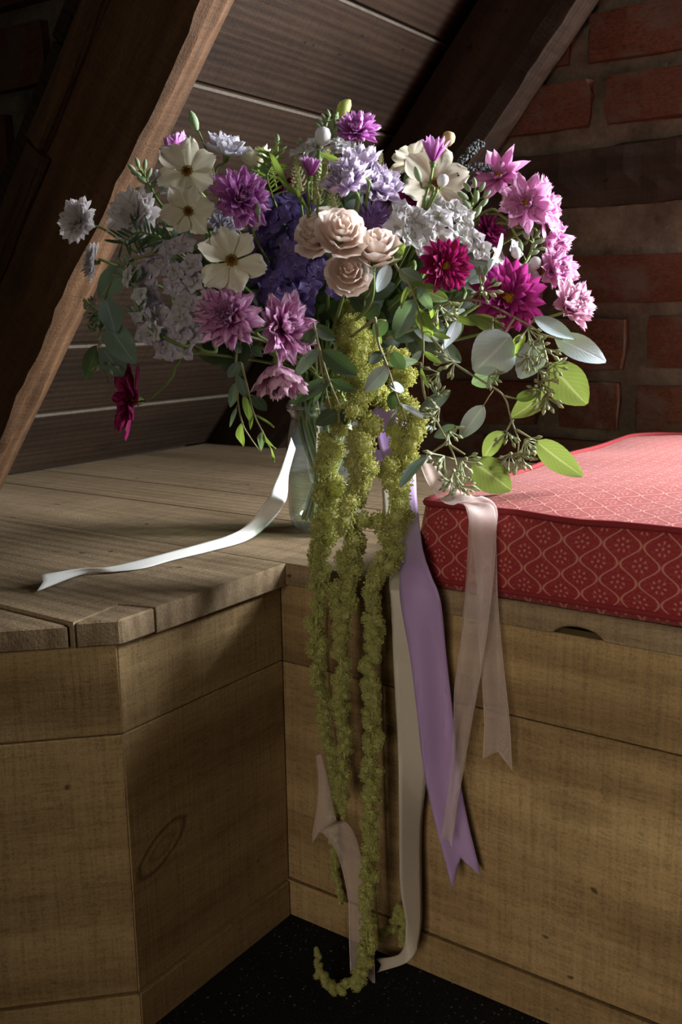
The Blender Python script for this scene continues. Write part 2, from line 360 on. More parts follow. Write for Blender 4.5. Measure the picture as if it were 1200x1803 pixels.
def board(poly, name='seat_board', z0=H-TH, z1=H, bev=.002):
    cx = sum(p[0] for p in poly)/len(poly); cy = sum(p[1] for p in poly)/len(poly)
    bm = prism([(x-cx, y-cy) for x, y in poly], 0, z1-z0, bev)
    return bmobj(name, bm, M_SEAT, top, Matrix.Translation((cx, cy, z0)))
cx_, cy_ = OV, -L-OV*t8                              # front corner of the overhanging top
def ax(y): return cx_-(cy_-y)                        # x of the slanted edge at this y  (going -x,-y)
yc = -0.288
board([(-.832, yc+.003), (ax(yc+.003), yc+.003), (cx_-.034, cy_-.034), (cx_-.012, cy_+.028), (cx_-.012, -.0065), (-.832, -.004)][0:2]
      + [(cx_-.030, cy_-.030), (cx_-.040, cy_+.034), (cx_, cy_+.046), (cx_, -.0065), (-.832, -.004)])
board([(cx_-.0292, cy_-.0292), (cx_, cy_), (cx_, cy_+.0448), (cx_-.0385, cy_+.0335)], 'corner_block', H-TH, H-.0005)
board([(-.832, yc-.25), (ax(yc-.25), yc-.25), (ax(yc), yc), (-.832, yc)], z0=H-TH, z1=H-.003)
# long front board running under the cushion, with a finger notch cut into its lower edge
bm = bmesh.new()
xn = onY(1012, 1118, -OV).x; prof = [(-.832, 0), ]
arc = [(xn-.026, 0)]+[(xn+.024*math.cos(a), .0105*math.sin(a)) for a in [math.pi*(1-i/8) for i in range(1, 8)]]+[(xn+.026, 0)]
xz = [(-.832, 0)]+arc+[(1.6, 0), (1.6, TH), (-.832, TH)]
bmp = prism([(x, z) for x, z in xz], 0, .19, .0015)
bmobj('seat_board', bmp, M_SEAT, top, Matrix(((1, 0, 0, 0), (0, 0, 1, -OV*.5), (0, 1, 0, H-TH), (0, 0, 0, 1))) )
# part of the long board left of the corner tucks behind the cut ends, so it starts flush with them
for y0, y1 in ((.186, .312), (.315, .56), (.563, .846)):
    board([(-.832, y0), (1.6, y0), (1.6, y1), (-.832, y1)])
# ------------------------------------------------------------------ roof slope, rafters
TP = math.radians(50); CS, SN = math.cos(TP), math.sin(TP); XR = -.83
slope = thing('wall_roof_slope', '', 'wall'); del slope['label']; del slope['category']; structure(slope)
RM = Matrix(((0, CS, SN, XR), (1, 0, 0, 0), (0, SN, -CS, H), (0, 0, 0, 1)))   # local x=world y, local y=up the slope, local z=into the room
ed = [.0015, .148, .300, .54, .778, .96, 1.19, 1.42]
for i in range(len(ed)-1):
    zo = -.006*i
    w_ = ed[i+1]-ed[i]
    segs = [(.022, .86)] if i % 2 == 0 else [(.022, .50+.1*i % .3), (.503+.1*i % .3, .86)]
    segs = [(.022, .846)]
    for a, b in segs:
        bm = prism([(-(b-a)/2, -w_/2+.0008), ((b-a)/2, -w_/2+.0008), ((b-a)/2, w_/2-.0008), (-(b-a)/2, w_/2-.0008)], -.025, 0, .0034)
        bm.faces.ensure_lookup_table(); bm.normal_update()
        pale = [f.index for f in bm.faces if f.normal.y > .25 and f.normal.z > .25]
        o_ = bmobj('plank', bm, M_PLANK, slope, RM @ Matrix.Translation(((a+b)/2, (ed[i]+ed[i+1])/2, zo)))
        o_.data.materials.append(M_LITEDGE)
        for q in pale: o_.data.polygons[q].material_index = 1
def rough_beam(name, lx, ly, lz, mat, parent, M, seg=24, amp=.0035, seed=0, round_=.006):
    # long timber with hand-hewn, slightly wavy faces; local x is its length
    rng = random.Random(seed); b = MB(); n = 12
    prof = []
    for sx, sy in ((-1, -1), (1, -1), (1, 1), (-1, 1)):
        prof.append((sx, sy))
    ring = []
    cs = [(-1, -1), (1, -1), (1, 1), (-1, 1)]
    for k in range(4):
        (x0, y0), (x1, y1) = cs[k], cs[(k+1) % 4]
        for q in range(4): t = (q+.12)/4.0 if q == 0 else q/4.0; ring.append((x0+(x1-x0)*t, y0+(y1-y0)*t))
    m = len(ring); ph = [rng.uniform(0, 6) for _ in range(8)]
    def dis(i, k): return amp*(math.sin(i*.55+ph[k % 8])+.6*math.sin(i*1.7+ph[(k*3) % 8])+rng.uniform(-.5, .5))*.5
    for i in range(seg+1):
        x = -lx/2+lx*i/seg
        for k, (u, v) in enumerate(ring):
            e = dis(i, k); cr_ = max(abs(u), abs(v)); rr = 1-(.03 if abs(u) > .9 and abs(v) > .9 else 0)
            b.v.append((x, u*ly/2*rr+(e if abs(u) > .95 else 0), v*lz/2*rr+(e if abs(v) > .95 else 0)))
    for i in range(seg):
        for k in range(m):
            a = i*m+k; c = i*m+(k+1) % m; b.face((a, a+m, c+m, c))
    b.face(tuple(range(m))); b.face(tuple(seg*m+k for k in reversed(range(m))))
    return obj(name, b.mesh(name, mat, False), parent, M)
RD = (-.624+.83)*SN                      # rafter depth off the planks
def rafter_M(y, s0, s1, zc): return Matrix(((CS, 0, SN, XR+CS*(s0+s1)/2+SN*zc), (0, 1, 0, y), (SN, 0, -CS, H+SN*(s0+s1)/2-CS*zc), (0, 0, 0, 1)))
# the foot of a rafter stands on the seat; cut along the seat plane by starting where its inner face meets it
r1 = thing('rafter', 'massive rough oak rafter standing on the seat boards, its narrow face catching light', 'beam', rafter_M(.045, 0, 0, 0).translation)
def cut_beam(name, y0, y1, zin, s1, mat, parent, seed):
    # hewn timber whose lower end is sawn level with the seat
    rng = random.Random(seed); b = MB(); seg = 60
    cols = [(y0, 0.0)]+[(y0, zin*q/5) for q in range(1, 5)]+[(y0, zin)]+[(y0+(y1-y0)*q/3, zin) for q in range(1, 3)]+[(y1, zin)]+[(y1, zin*.5), (y1, 0)]
    m = len(cols); ph = [rng.uniform(0, 6) for _ in range(m)]
    def P(i, k):
        y, z = cols[k]
        smin = z*CS/SN                    # level cut: height H + s*SN - z*CS = H
        s = smin+(s1-smin)*i/seg
        e = .0016*(math.sin(s*9+ph[k])+.7*math.sin(s*31+ph[k]*2)+rng.uniform(-.8, .8))
        if 0 < k < 5: y += e*.7
        elif k == 5: y += .003+e; z += e-.003
        elif k in (6, 7): z += e
        elif k == 8: z += e-.003; y -= .002+e
        return V((XR+CS*s+SN*z, y, H+.001+SN*s-CS*z))
    for i in range(seg+1):
        for k in range(m): b.v.append(tuple(P(i, k)))
    for i in range(seg):
        for k in range(m):
            a = i*m+k; c = i*m+(k+1) % m; b.face((a, c, c+m, a+m))
    b.face(tuple(reversed(range(m)))); b.face(tuple(seg*m+k for k in range(m)))
    return b
def beam_obj(b, name, mat, parent, M):
    # put the mesh in the beam's own axes so that the grain follows its length
    Mi = M.inverted(); b.v = [tuple(Mi @ V(p)) for p in b.v]
    me = b.mesh(name, mat, False)
    P = parent.matrix_basis.inverted() @ M
    return obj(name, me, parent, P)
RB = Matrix(((CS, 0, SN, XR), (0, 1, 0, 0), (SN, 0, -CS, H), (0, 0, 0, 1)))
beam_obj(cut_beam('timber', .018, .070, RD, 1.45, M_RAFTER, r1, 3), 'timber', M_RAFTER, r1, RB)
for k, (sa, sb, zb) in enumerate(((.055, .36, .030), (.365, .66, .036), (.665, 1.05, .030), (1.055, 1.4, .034))):
    rough_beam('batten', sb-sa, .016, zb, M_RAFTER, r1, r1.matrix_basis.inverted() @ RB @ Matrix.Translation(((sa+sb)/2, .010, zb/2+.004*(k % 2))), 8, .003, k)
r2 = thing('rafter', 'dark rafter slanting up in front of the brick gable wall', 'beam', rafter_M(.81, 0, 0, 0).translation)
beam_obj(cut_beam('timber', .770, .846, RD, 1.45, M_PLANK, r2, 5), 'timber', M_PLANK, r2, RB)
# ------------------------------------------------------------------ brick gable wall with its window, brick side wall
def brick_mesh(i, l, h, d):
    rng = random.Random(40+i); bm = bmesh.new(); bmesh.ops.create_cube(bm, size=1)
    bmesh.ops.subdivide_edges(bm, edges=bm.edges, cuts=2, use_grid_fill=True)
    for v_ in bm.verts:
        c = v_.co
        n = sum(abs(abs(q)-.5) < .01 for q in c)
        c += V((rng.uniform(-1, 1), rng.uniform(-1, 1), rng.uniform(-1, 1)))*.022
        if n == 3: c *= .93
        elif n == 2: c *= .97
    me = bpy.data.meshes.new('brick'); bm.to_mesh(me); bm.free(); me.materials.append(M_BRICK); return me
BRK = [brick_mesh(i, 1, 1, 1) for i in range(4)]
def unit_brick(i, l, h, d): return BRK[i % 4], Matrix.Diagonal((l, d, h, 1))
gab = thing('wall_gable', '', 'wall'); del gab['label']; del gab['category']; structure(gab)
def slab(parent, x0, x1, y0, y1, z0, z1, name='mortar_bed', mat=None):
    bm = prism([(x0, y0), (x1, y0), (x1, y1), (x0, y1)], z0, z1, 0); return bmobj(name, bm, mat or M_MORTAR, parent)
def bumpy_mortar(parent, x0, x1, z0, z1, y, seed, dx=.02):
    # rough lime surface standing about level with the brick arrises
    rng = random.Random(seed); b = MB(); nu = int((x1-x0)/dx); nv = max(1, int((z1-z0)/dx))
    b.grid(nu, nv, lambda u, v: (x0+(x1-x0)*u, y+rng.uniform(-.003, .003), z0+(z1-z0)*v))
    return obj('mortar_face', b.mesh('mortar_face', M_MORTAR, True), parent)
WX0, WX1, WZ0, WZ1 = WIN
slab(gab, -1.0, WX0, DG+.012, DG+.10, 0, 2.3); slab(gab, WX0, WX1, DG+.012, DG+.10, 0, WZ0); slab(gab, WX0, WX1, DG+.012, DG+.10, WZ1, 2.3); slab(gab, WX1, 2.6, DG+.012, DG+.10, 0, 2.3)
bumpy_mortar(gab, -.7, WX0, .45, 1.6, DG+.006, 3)
zpix = lambda py: onY(1060, py, DG).z
rows = [(zpix(845), zpix(775)), (zpix(757), zpix(672)), (zpix(652), zpix(556)), (zpix(535), zpix(445))]
rng = random.Random(5)
def lay(row, xa, xb, seed, off, parent, y=DG, ln=.215, gap=.03):
    r_ = random.Random(seed); x = xa+off; z0, z1 = row; k = seed
    while x < xb:
        l = ln*r_.uniform(.88, 1.08)
        if r_.random() < .22: l *= .52
        x2 = min(x+l, xb)
        ok = not (x2 > WX0-.01 and x < WX1+.01 and z1 > WZ0-.01 and z0 < WZ1+.01) or parent is not gab
        if x2-x > .05 and ok:
            me, M = unit_brick(k, x2-x, (z1-z0)*r_.uniform(.95, 1.0), .05)
            obj('brick', me, parent, Matrix.Translation(((x+x2)/2, y+.025-r_.uniform(.002, .008)-.002, (z0+z1)/2+r_.uniform(-.002, .002))) @ Matrix.Rotation(r_.uniform(-.012, .012), 4, 'Y') @ M)
        x = x2+gap*r_.uniform(.7, 1.5); k += 1
for i, rw in enumerate(rows): lay(rw, -.62, 2.3, 10+i, (.0, .11, .03, .14)[i], gab)
zb0, zb1 = zpix(362), zpix(255)
zt = zb1+.028
i = 0
while zt < 1.75:
    lay((zt, zt+.082), -.5, 2.3, 30+i, (.06, .0, .12, .03, .09, .02, .1, .05)[i % 8], gab); zt += .106; i += 1
beam = rough_beam('wall_beam', .88, .06, zb1-zb0, M_DARKBEAM, None, Matrix.Translation((.11, DG+.024, (zb0+zb1)/2)) @ Matrix.Rotation(-.012, 4, 'Y'), 30, .005, 9)
tag(beam, 'blackened horizontal timber built into the brick gable wall', 'beam')
# window to the right of the picture: frame, bars and pane in the gable opening
win = thing('window_1', '', 'window'); del win['label']; del win['category']; structure(win)
M_PAINT = plain('white_window_paint', (.62, .60, .55), .5, 0, None, (40, .3, (.45, .42, .36)))
def glassmat(name, tint, base, k, reflect_haze=0.0):
    t = NT(name); lw = t.n('ShaderNodeLayerWeight'); lw.inputs[0].default_value = base
    tr = t.n('ShaderNodeBsdfTransparent'); tr.inputs[0].default_value = (*tint, 1)
    gl = t.n('ShaderNodeBsdfGlossy'); gl.inputs['Roughness'].default_value = .03
    lw.inputs[0].default_value = .5; f = t.math('ADD', t.math('MULTIPLY', t.math('POWER', lw.outputs[1], 3.0), k), base*.1, clamp=True)
    df = t.n('ShaderNodeBsdfDiffuse'); df.inputs[0].default_value = (.75, .8, .8, 1)  # pale diffuse share, stands in for whitish reflections on the jar
    return t.done(t.mixs(f, t.mixs(reflect_haze, tr.outputs[0], df.outputs[0]), gl.outputs[0]))
M_PANE = glassmat('window_glass', (.97, .98, .98), .3, .6)
for a in ((WX0, WX0+.045, WZ0, WZ1), (WX1-.045, WX1, WZ0, WZ1), (WX0+.045, WX1-.045, WZ0, WZ0+.045), (WX0+.045, WX1-.045, WZ1-.045, WZ1)):
    slab(win, a[0], a[1], DG+.04, DG+.085, a[2], a[3], 'window_frame', M_PAINT)
slab(win, WX0-.03, WX1+.03, DG-.04, DG+.03, WZ0-.03, WZ0, 'window_sill', M_PAINT)
slab(win, (WX0+WX1)/2-.01, (WX0+WX1)/2+.01, DG+.045, DG+.075, WZ0+.045, WZ1-.045, 'glazing_bar', M_PAINT)
for zz in (WZ0+.30, WZ0+.58): slab(win, WX0+.045, WX1-.045, DG+.046, DG+.074, zz-.01, zz+.01, 'glazing_bar', M_PAINT)
slab(win, WX0+.045, WX1-.045, DG+.058, DG+.062, WZ0+.045, WZ1-.045, 'pane', M_PANE)
# brick wall seen left of the rafter
side = thing('wall_side', '', 'wall'); del side['label']; del side['category']; structure(side)
YS = .05
xroof = lambda z: XR+(z-H)/math.tan(TP)
bmobj('mortar_bed', prism([(-1.95, .477), (xroof(.477)-.085, .477), (xroof(1.75)-.085, 1.75), (-1.95, 1.75)], -YS-.09, -YS-.008, 0), M_MORTAR, side, Matrix.Rotation(math.pi/2, 4, 'X'))
slab(side, -3.4, -.915, YS+.008, YS+.09, 0, .477); slab(side, -3.4, -1.95, YS+.008, YS+.09, .477, 2.3)
zz = .50; i = 0
while zz < 1.75:
    xe = xroof(zz)-.068
    lay((zz, zz+.082), -1.9, xe, 60+i, .11*(i % 2), side, YS)
    zz += .106; i += 1
# ------------------------------------------------------------------ red cushion
def cushmat():
    t = NT('red_brocade'); uv = t.sep(t.coord('UV')); W, Hh = .037, .034
    u = t.math('DIVIDE', uv[0], W); v = t.math('DIVIDE', uv[1], Hh)
    c = t.math('MULTIPLY', t.math('COSINE', t.math('MULTIPLY', v, 2*math.pi)), .215)
    def line(sg):
        d = t.math('ABSOLUTE', t.math('SUBTRACT', t.math('FRACT', t.math('ADD', t.math('SUBTRACT' if sg > 0 else 'ADD', u, c), .5 if sg > 0 else 0.0)), .5))
        return t.ramp(d, [(.0, (.9, .9, .9)), (.020, (.7, .7, .7)), (.042, (0, 0, 0))])
    ln = t.math('MAXIMUM', line(1), line(-1))
    def ros(ou, ov):
        a = t.math('SUBTRACT', t.math('FRACT', t.math('ADD', u, ou)), .5); b = t.math('MULTIPLY', t.math('SUBTRACT', t.math('FRACT', t.math('ADD', v, ov)), .5), .9)
        rr = t.math('SQRT', t.math('ADD', t.math('MULTIPLY', a, a), t.math('MULTIPLY', b, b)))
        an = t.math('ARCTAN2', a, b); dots = t.math('COSINE', t.math('MULTIPLY', an, 7))
        rg = t.math('SUBTRACT', .035, t.math('ABSOLUTE', t.math('SUBTRACT', rr, .15)))
        m = t.math('MULTIPLY', t.math('GREATER_THAN', rg, 0), t.math('GREATER_THAN', dots, .35))
        return t.math('MAXIMUM', m, t.math('LESS_THAN', rr, .035)), rr
    r1_, q1 = ros(.25, 0.0); r2_, q2 = ros(.75, .5)
    pat = t.math('MAXIMUM', ln, t.math('MULTIPLY', t.math('MAXIMUM', r1_, r2_), .7))
    weave = t.noise(t.mapping(t.coord('UV'), (1600, 500, 1)), 1.0, 2, .5)
    fine = t.noise(t.mapping(t.coord('UV'), (350, 350, 1)), 1.0, 2, .5)
    base = t.ramp(weave, [(.3, (.16, .010, .013)), (.7, (.30, .028, .029))])
    base = t.mix(t.math('MULTIPLY', t.math('GREATER_THAN', t.math('ADD', fine, 0), .58), .25), base, (.38, .09, .08))
    col = t.mix(t.math('MULTIPLY', pat, .55), base, (.66, .32, .24))
    h = t.math('ADD', t.math('MULTIPLY', pat, .7), t.math('MULTIPLY', weave, .6))
    return t.done(t.pbr(col, .72, t.bump(h, .5, .0012), .22, **{'Sheen Weight': .12, 'Sheen Roughness': .5, 'Sheen Tint': (1, .8, .75, 1)}))
M_CUSH = cushmat()
CX0, CX1, CY0, CY1, CZ0, CZ1 = .186, 1.5, -.004, .70, H+.001, .535
cush = thing('seat_cushion', 'red brocade box cushion with ogee pattern and piped edge on the bench', 'cushion', V(((CX0+CX1)/2, (CY0+CY1)/2, CZ0)))
def cushion_outline(n=6, r=.035, inset=0):
    pts = []
    for cx, cy, a0 in ((CX1-r, CY1-r, 0), (CX0+r*2.2, CY1-r*2.2, 90), (CX0+r*.6, CY0+r*.6, 180), (CX1-r, CY0+r, 270)):
        rr = r*2.2 if a0 == 90 else (r*.6 if a0 == 180 else r)
        for i in range(n+1):
            a = math.radians(a0+90*i/n); pts.append((cx+(rr-inset)*math.cos(a), cy+(rr-inset)*math.sin(a)))
    return pts
def densify(pts, d=.03):
    out = []
    for i, p in enumerate(pts):
        q = pts[(i+1) % len(pts)]; l = math.dist(p, q); n = max(1, int(l/d))
        for k in range(n): out.append((p[0]+(q[0]-p[0])*k/n, p[1]+(q[1]-p[1])*k/n))
    return out
OUT = densify(cushion_outline())
def edge_z(x, y): return CZ1+.0012*math.sin(x*31+y*23)+.0007*math.sin(x*67-y*11)
def cush_body():
    b = MB(); n = len(OUT); per = [0]
    for i in range(n): per.append(per[-1]+math.dist(OUT[i], OUT[(i+1) % n]))
    nv = 5
    cxm, cym = (CX0+CX1)/2, (CY0+CY1)/2
    rngc = random.Random(2)
    for j in range(nv+1):
        v = j/nv; bul = .006*math.sin(math.pi*v)
        for i, (x, y) in enumerate(OUT):
            dx, dy = x-cxm, y-cym; l = math.hypot(dx/(CX1-CX0), dy/(CY1-CY0))
            nx, ny = (dx/(CX1-CX0)**1.0, dy/(CY1-CY0)**1.0); ln = math.hypot(nx, ny); 
            wob = .0012*math.sin(i*1.3+j*2.1)
            b.v.append((x+(bul+wob)*nx/ln, y+(bul+wob)*ny/ln, CZ0+(edge_z(x, y)-CZ0)*v))
    for j in range(nv):
        for i in range(n):
            k = (i+1) % n
            z0 = (CZ1-CZ0)*j/nv; z1 = (CZ1-CZ0)*(j+1)/nv
            b.face((j*n+i, j*n+k, (j+1)*n+k, (j+1)*n+i), ((per[i], z0), (per[i+1], z0), (per[i+1], z1), (per[i], z1)))
    # crowned top: rings shrinking to the middle
    o = nv*n; prev = list(range(o, o+n)); steps = [.02, .06, .13, .24, .4, .6, .8, 1.0]
    uvp = lambda p: (p[0], p[1])
    for s_ in steps:
        cur = []
        for i, (x, y) in enumerate(OUT):
            X = x+(cxm-x)*s_*.999 if s_ < 1 else cxm; Y = y+(cym-y)*s_*.999 if s_ < 1 else cym
            # shrink across the short way first so that the crown is a long ridge
            X = x+(max(CX0+.33, min(CX1-.33, x))-x)*s_; Y = y+(cym-y)*s_
            z = edge_z(x, y)*(1-s_)+CZ1*s_+.016*(1-(1-s_)**3)+.0012*math.sin(X*40+Y*33)
            b.v.append((X, Y, z)); cur.append(len(b.v)-1)
        for i in range(n):
            k = (i+1) % n; f = (prev[i], prev[k], cur[k], cur[i]); b.face(f, tuple(uvp(b.v[q]) for q in f))
        prev = cur
    b.face(tuple(range(n-1, -1, -1)))
    return b.mesh('cover', M_CUSH)
wpart('cover', cush_body(), cush)
for nm, zf in (('piping', edge_z), ('piping', lambda x, y: CZ0+.006)):
    b = MB(); cxm, cym = (CX0+CX1)/2, (CY0+CY1)/2
    path = [V((x, y, zf(x, y)+.0015)) for x, y in OUT]; path.append(path[0]); b.tube(path, .0035, 7, False)
    wpart(nm, b.mesh(nm, plain('piping_red', (.15, .010, .013), .8, 0, None, (500, .6, (.26, .04, .04)), .15)), cush)
# ------------------------------------------------------------------ glass jar, water
JC = V((-.055, .165, H+.0005))
JH = G(575, 703, 1.254).z-JC.z; WL = G(575, 833, 1.254).z-JC.z
M_GLASS = glassmat('jar_glass', (.92, .96, .95), .5, 1.6, .055)
M_WATER = glassmat('water', (.88, .93, .84), .25, .5)
jar = thing('glass_jar', 'clear glass preserving jar holding the bouquet on the bench corner', 'jar', JC)
b = MB()
outer = [(.004, .002), (.034, .0), (.041, .003), (.045, .010), (.0490, .024), (.0505, .05), (.0505, JH*.62), (.0495, JH*.70), (.0455, JH*.80), (.0435, JH*.86), (.0440, JH*.90), (.0485, JH*.925), (.0490, JH*.955), (.0465, JH*.985), (.0450, JH)]
inner = [(r-.0035 if r > .01 else r, max(z, .008) if z < .03 else z) for r, z in reversed(outer)]
b.lathe(outer, 40); b.tube([V((.0475*math.cos(a_*math.pi/20), .0475*math.sin(a_*math.pi/20), JH*.955)) for a_ in range(41)], .0022, 6, False); obj('glass', b.mesh('glass', M_GLASS), jar)
b = MB(); b.lathe([(.001, .009), (.040, .009), (.0445, .02), (.0462, .05), (.0462, WL), (.001, WL+.0003)], 40); obj('water', b.mesh('water', M_WATER), jar)
# ------------------------------------------------------------------ flowers: petals and blooms
def dome(px, py, off=0):
    q = ((px-580)/520)**2+((py-470)/330)**2
    return 1.20-.19*math.sqrt(max(0, 1-q))+off
def petal_mesh(name, mat, W, prof, cup=.1, curl=.1, notch=.03, teeth=3, ruf=.05, seed=0, nu=6, nv=7, tip=.15):
    b = MB()
    def wf(v):
        if prof == 'broad':
            s_ = min(1, v/.62); s_ = s_*s_*(3-2*s_); r_ = W*(.16+.84*s_)
            return r_*math.sqrt(max(.02, 1-max(0, (v-.72)/.28)**2*.82))
        if prof == 'lance': return W*max(.04, math.sin(math.pi*min(1, v*.93+.05))**.85)
        if prof == 'strap': return W*(.35+.65*min(1, v/.4))*math.sqrt(max(.05, 1-max(0, (v-.75)/.25)**2*.8))
        return W*max(.06, math.sin(math.pi*(v*.9+.05))**.6)
    def fn(u, v):
        s_ = u*2-1; w_ = wf(v)
        y = v*(1-tip*s_*s_*v)+notch*v**4*math.cos(teeth*math.pi*s_)
        z = cup*s_*s_*w_+curl*v*v+ruf*w_*v*math.sin(s_*6+seed*2.1+v*3)
        return (s_*w_/2, y, z)
    b.grid(nu, nv, fn); return b.mesh(name, mat)
_pc = {}
def petals(shape, matkey):
    k = (shape, matkey)
    if k in _pc: return _pc[k]
    P = {'cosmos': dict(W=.80, prof='broad', cup=.10, curl=.07, notch=.03, teeth=3, ruf=.11, tip=.10),
         'wavy': dict(W=.58, prof='broad', cup=.12, curl=.16, notch=.05, teeth=3, ruf=.10, tip=.12),
         'inner': dict(W=.50, prof='broad', cup=.25, curl=.25, notch=.06, teeth=3, ruf=.16, tip=.14),
         'slim': dict(W=.40, prof='broad', cup=.18, curl=.14, notch=.05, teeth=3, ruf=.12, tip=.10),
         'strap': dict(W=.30, prof='strap', cup=.25, curl=.12, notch=.02, teeth=2, ruf=.06, tip=.10),
         'star': dict(W=.40, prof='lance', cup=.22, curl=.05, notch=.0, teeth=2, ruf=.06, tip=.05),
         'fringe': dict(W=.46, prof='broad', cup=.10, curl=.10, notch=.045, teeth=5, ruf=.12, tip=.02)}[shape]
    _pc[k] = [petal_mesh('petal', PM[matkey], seed=i, **{**P, 'curl': P['curl']*(.4+.6*i), 'ruf': P['ruf']*(.7+.3*i)}) for i in range(3)]
    return _pc[k]
KIND = {
 'single': dict(rings=[(6, 1.0, 8, 'cosmos')], disc=.19, dm='amber'),
 'double': dict(rings=[(12, 1.0, 0, 'slim'), (12, .95, 14, 'slim'), (12, .84, 28, 'slim'), (11, .68, 44, 'inner'), (9, .52, 60, 'inner'), (7, .40, 76, 'inner')], disc=0),
 'doubleye': dict(rings=[(9, 1.0, 4, 'slim'), (9, .92, 12, 'wavy'), (10, .58, 28, 'slim'), (9, .42, 42, 'inner')], disc=.17, dm='pollen'),
 'star': dict(rings=[(8, 1.0, 6, 'star'), (8, .86, 18, 'star'), (9, .42, 40, 'inner')], disc=.14, dm='pollen'),
 'daisy': dict(rings=[(17, 1.0, 3, 'strap'), (17, .90, 14, 'strap'), (15, .76, 26, 'strap'), (13, .58, 40, 'strap')], disc=.22, dm='pollen'),
 'carnation': dict(rings=[(11, 1.0, 10, 'inner'), (11, .92, 30, 'inner'), (10, .8, 48, 'inner'), (9, .66, 64, 'inner'), (6, .5, 80, 'inner')], disc=0),
 'corn': dict(rings=[(16, 1.0, 2, 'fringe'), (16, .90, 16, 'fringe'), (14, .74, 32, 'fringe'), (12, .54, 50, 'fringe')], disc=.07, dm='amber'),
 'cup': dict(rings=[(11, 1.0, 52, 'strap'), (11, .95, 66, 'strap'), (9, .8, 80, 'strap')], disc=.0),
 'bell': dict(rings=[(12, 1.0, 40, 'wavy'), (9, .85, 58, 'inner'), (8, .7, 74, 'inner')], disc=.0),
}
DISC = {}
def disc_mesh(kind):
    if kind in DISC: return DISC[kind]
    rng = random.Random(3); b = MB(); mats = {'amber': [M_AMBER, M_DARKEYE], 'pollen': [M_POLLEN, M_AMBER]}[kind]
    b.blob((0, 0, .05), .75, .75, .35, 10, 5)
    for i in range(70):
        a = i*2.39996; r_ = math.sqrt((i+.5)/70)
        if kind == 'amber' and r_ < .55: continue
        b.octa((r_*math.cos(a), r_*math.sin(a), .30*(1-r_*r_)+.12+rng.uniform(0, .25)*(r_ > .5)), .13)
    DISC[kind] = b.mesh('flower_center', mats, False); return DISC[kind]
_eye = MB(); _re = random.Random(4)
for i in range(26):
    a = i*2.39996; r_ = .55*math.sqrt((i+.5)/26); _eye.octa((r_*math.cos(a), r_*math.sin(a), .42-.2*r_*r_+_re.uniform(0, .12)), .12)
EYE = _eye.mesh('eye', M_DARKEYE, False)
b = MB(); b.lathe([(.01, -.34), (.10, -.32), (.15, -.22), (.14, -.10), (.20, -.02), (.05, .03)], 10)
for i in range(8):
    a = i*math.pi/4; d = V((math.cos(a), math.sin(a), 0)); s_ = d.cross(V((0, 0, 1)))
    o = len(b.v); 
    for p in (d*.12+s_*.05, d*.12-s_*.05, d*.30-V((0, 0, .02)), d*.42-V((0, 0, .12))): b.v.append(tuple(p-V((0, 0, .07))))
    b.face((o, o+1, o+2)); 
CALYX = b.mesh('calyx', M_CALYX)
def neck():
    a = random.uniform(0, 6.28); r_ = .034*math.sqrt(random.random()); return JC+V((r_*math.cos(a), r_*math.sin(a), JH*.93)), JC+V((.036*math.sqrt(random.random())*math.cos(a+2.6), .036*math.sqrt(random.random())*math.sin(a+2.6), .014))
def stem_path(P, n, lead=.05):
    k, f = neck(); h = P-JC; out = V((h.x, h.y, 0))*.28
    mid = JC+out+V((0, 0, JH+max(.04, (P.z-JC.z-JH)*.45)))
    return cr([P-n*.004, P-n*lead, mid, k, f], 7)
def stem_mesh(path, r0=.0013, r1=.0024, mat=None, n=6):
    b = MB(); k = len(path); b.tube(path, [r0+(r1-r0)*i/(k-1) for i in range(k)], n); return b.mesh('stem', mat or M_STEM)
def facevec(px, py, face):
    if face is None: face = ((px-580)/330+random.uniform(-.15, .15), -(py-480)/300+.15+random.uniform(-.1, .1), 1)
    return (RT*face[0]+UU*face[1]-FW*face[2]).normalized()
def bloom(kind, matkey, px, py, rpx, face, off, name, label, cat='flower', stem='jar', group=None, squash=1.0, spin=None):
    P = G(px, py, dome(px, py, off)); n = facevec(px, py, face); r = rpx*mpp(P)
    K = KIND[kind]; rng = random.Random(int(px*7+py*13))
    T = thing(name, label, cat, frame(P, n, rng.uniform(0, 6.28) if spin is None else spin), group)
    for ri, (cnt, ln, el, shp) in enumerate(K['rings']):
        ms = petals(shp, matkey); a0 = rng.uniform(0, 6.28)
        for i in range(cnt):
            jt = .08 if kind == 'single' else .18; az = a0+2*math.pi*(i+rng.uniform(-jt, jt))/cnt; e = math.radians(el+rng.uniform(-9, 9)); q = ln*rng.uniform(.88, 1.05)
            r0 = .06*r*(1-ri*.12)
            M = Matrix.Rotation(az, 4, 'Z') @ Matrix.Translation((0, r0, .012*ri*r)) @ Matrix.Rotation(e, 4, 'X') @ Matrix.Rotation(rng.uniform(-.3, .3), 4, 'Y') @ Matrix.Diagonal((r*q*rng.uniform(.9, 1.1), r*q, r*q, 1))
            obj('petal', rng.choice(ms), T, M)
    if K['disc']: fc = obj('flower_center', disc_mesh(K['dm']), T, Matrix.Translation((0, 0, .03*r)) @ Matrix.Diagonal((r*K['disc'],)*3+(1,)))
    if K.get('dm') == 'amber' and K['disc'] > .1: obj('eye', EYE, fc)
    obj('calyx', CALYX, T, Matrix.Translation((0, 0, .0)) @ Matrix.Diagonal((r*.75, r*.75, r*.75, 1)))
    if stem == 'jar': path = stem_path(P, n, min(.05, r*1.2))
    else: k_, f_ = neck(); path = cr([P-n*r*.2]+stem[:-1]+[k_+UP*.03+(stem[-1]-k_).normalized()*.015, k_, f_], 7)
    wpart('stem', stem_mesh(path), T)
    return T
def PG(px, py, off=0): return G(px, py, dome(px, py, off))
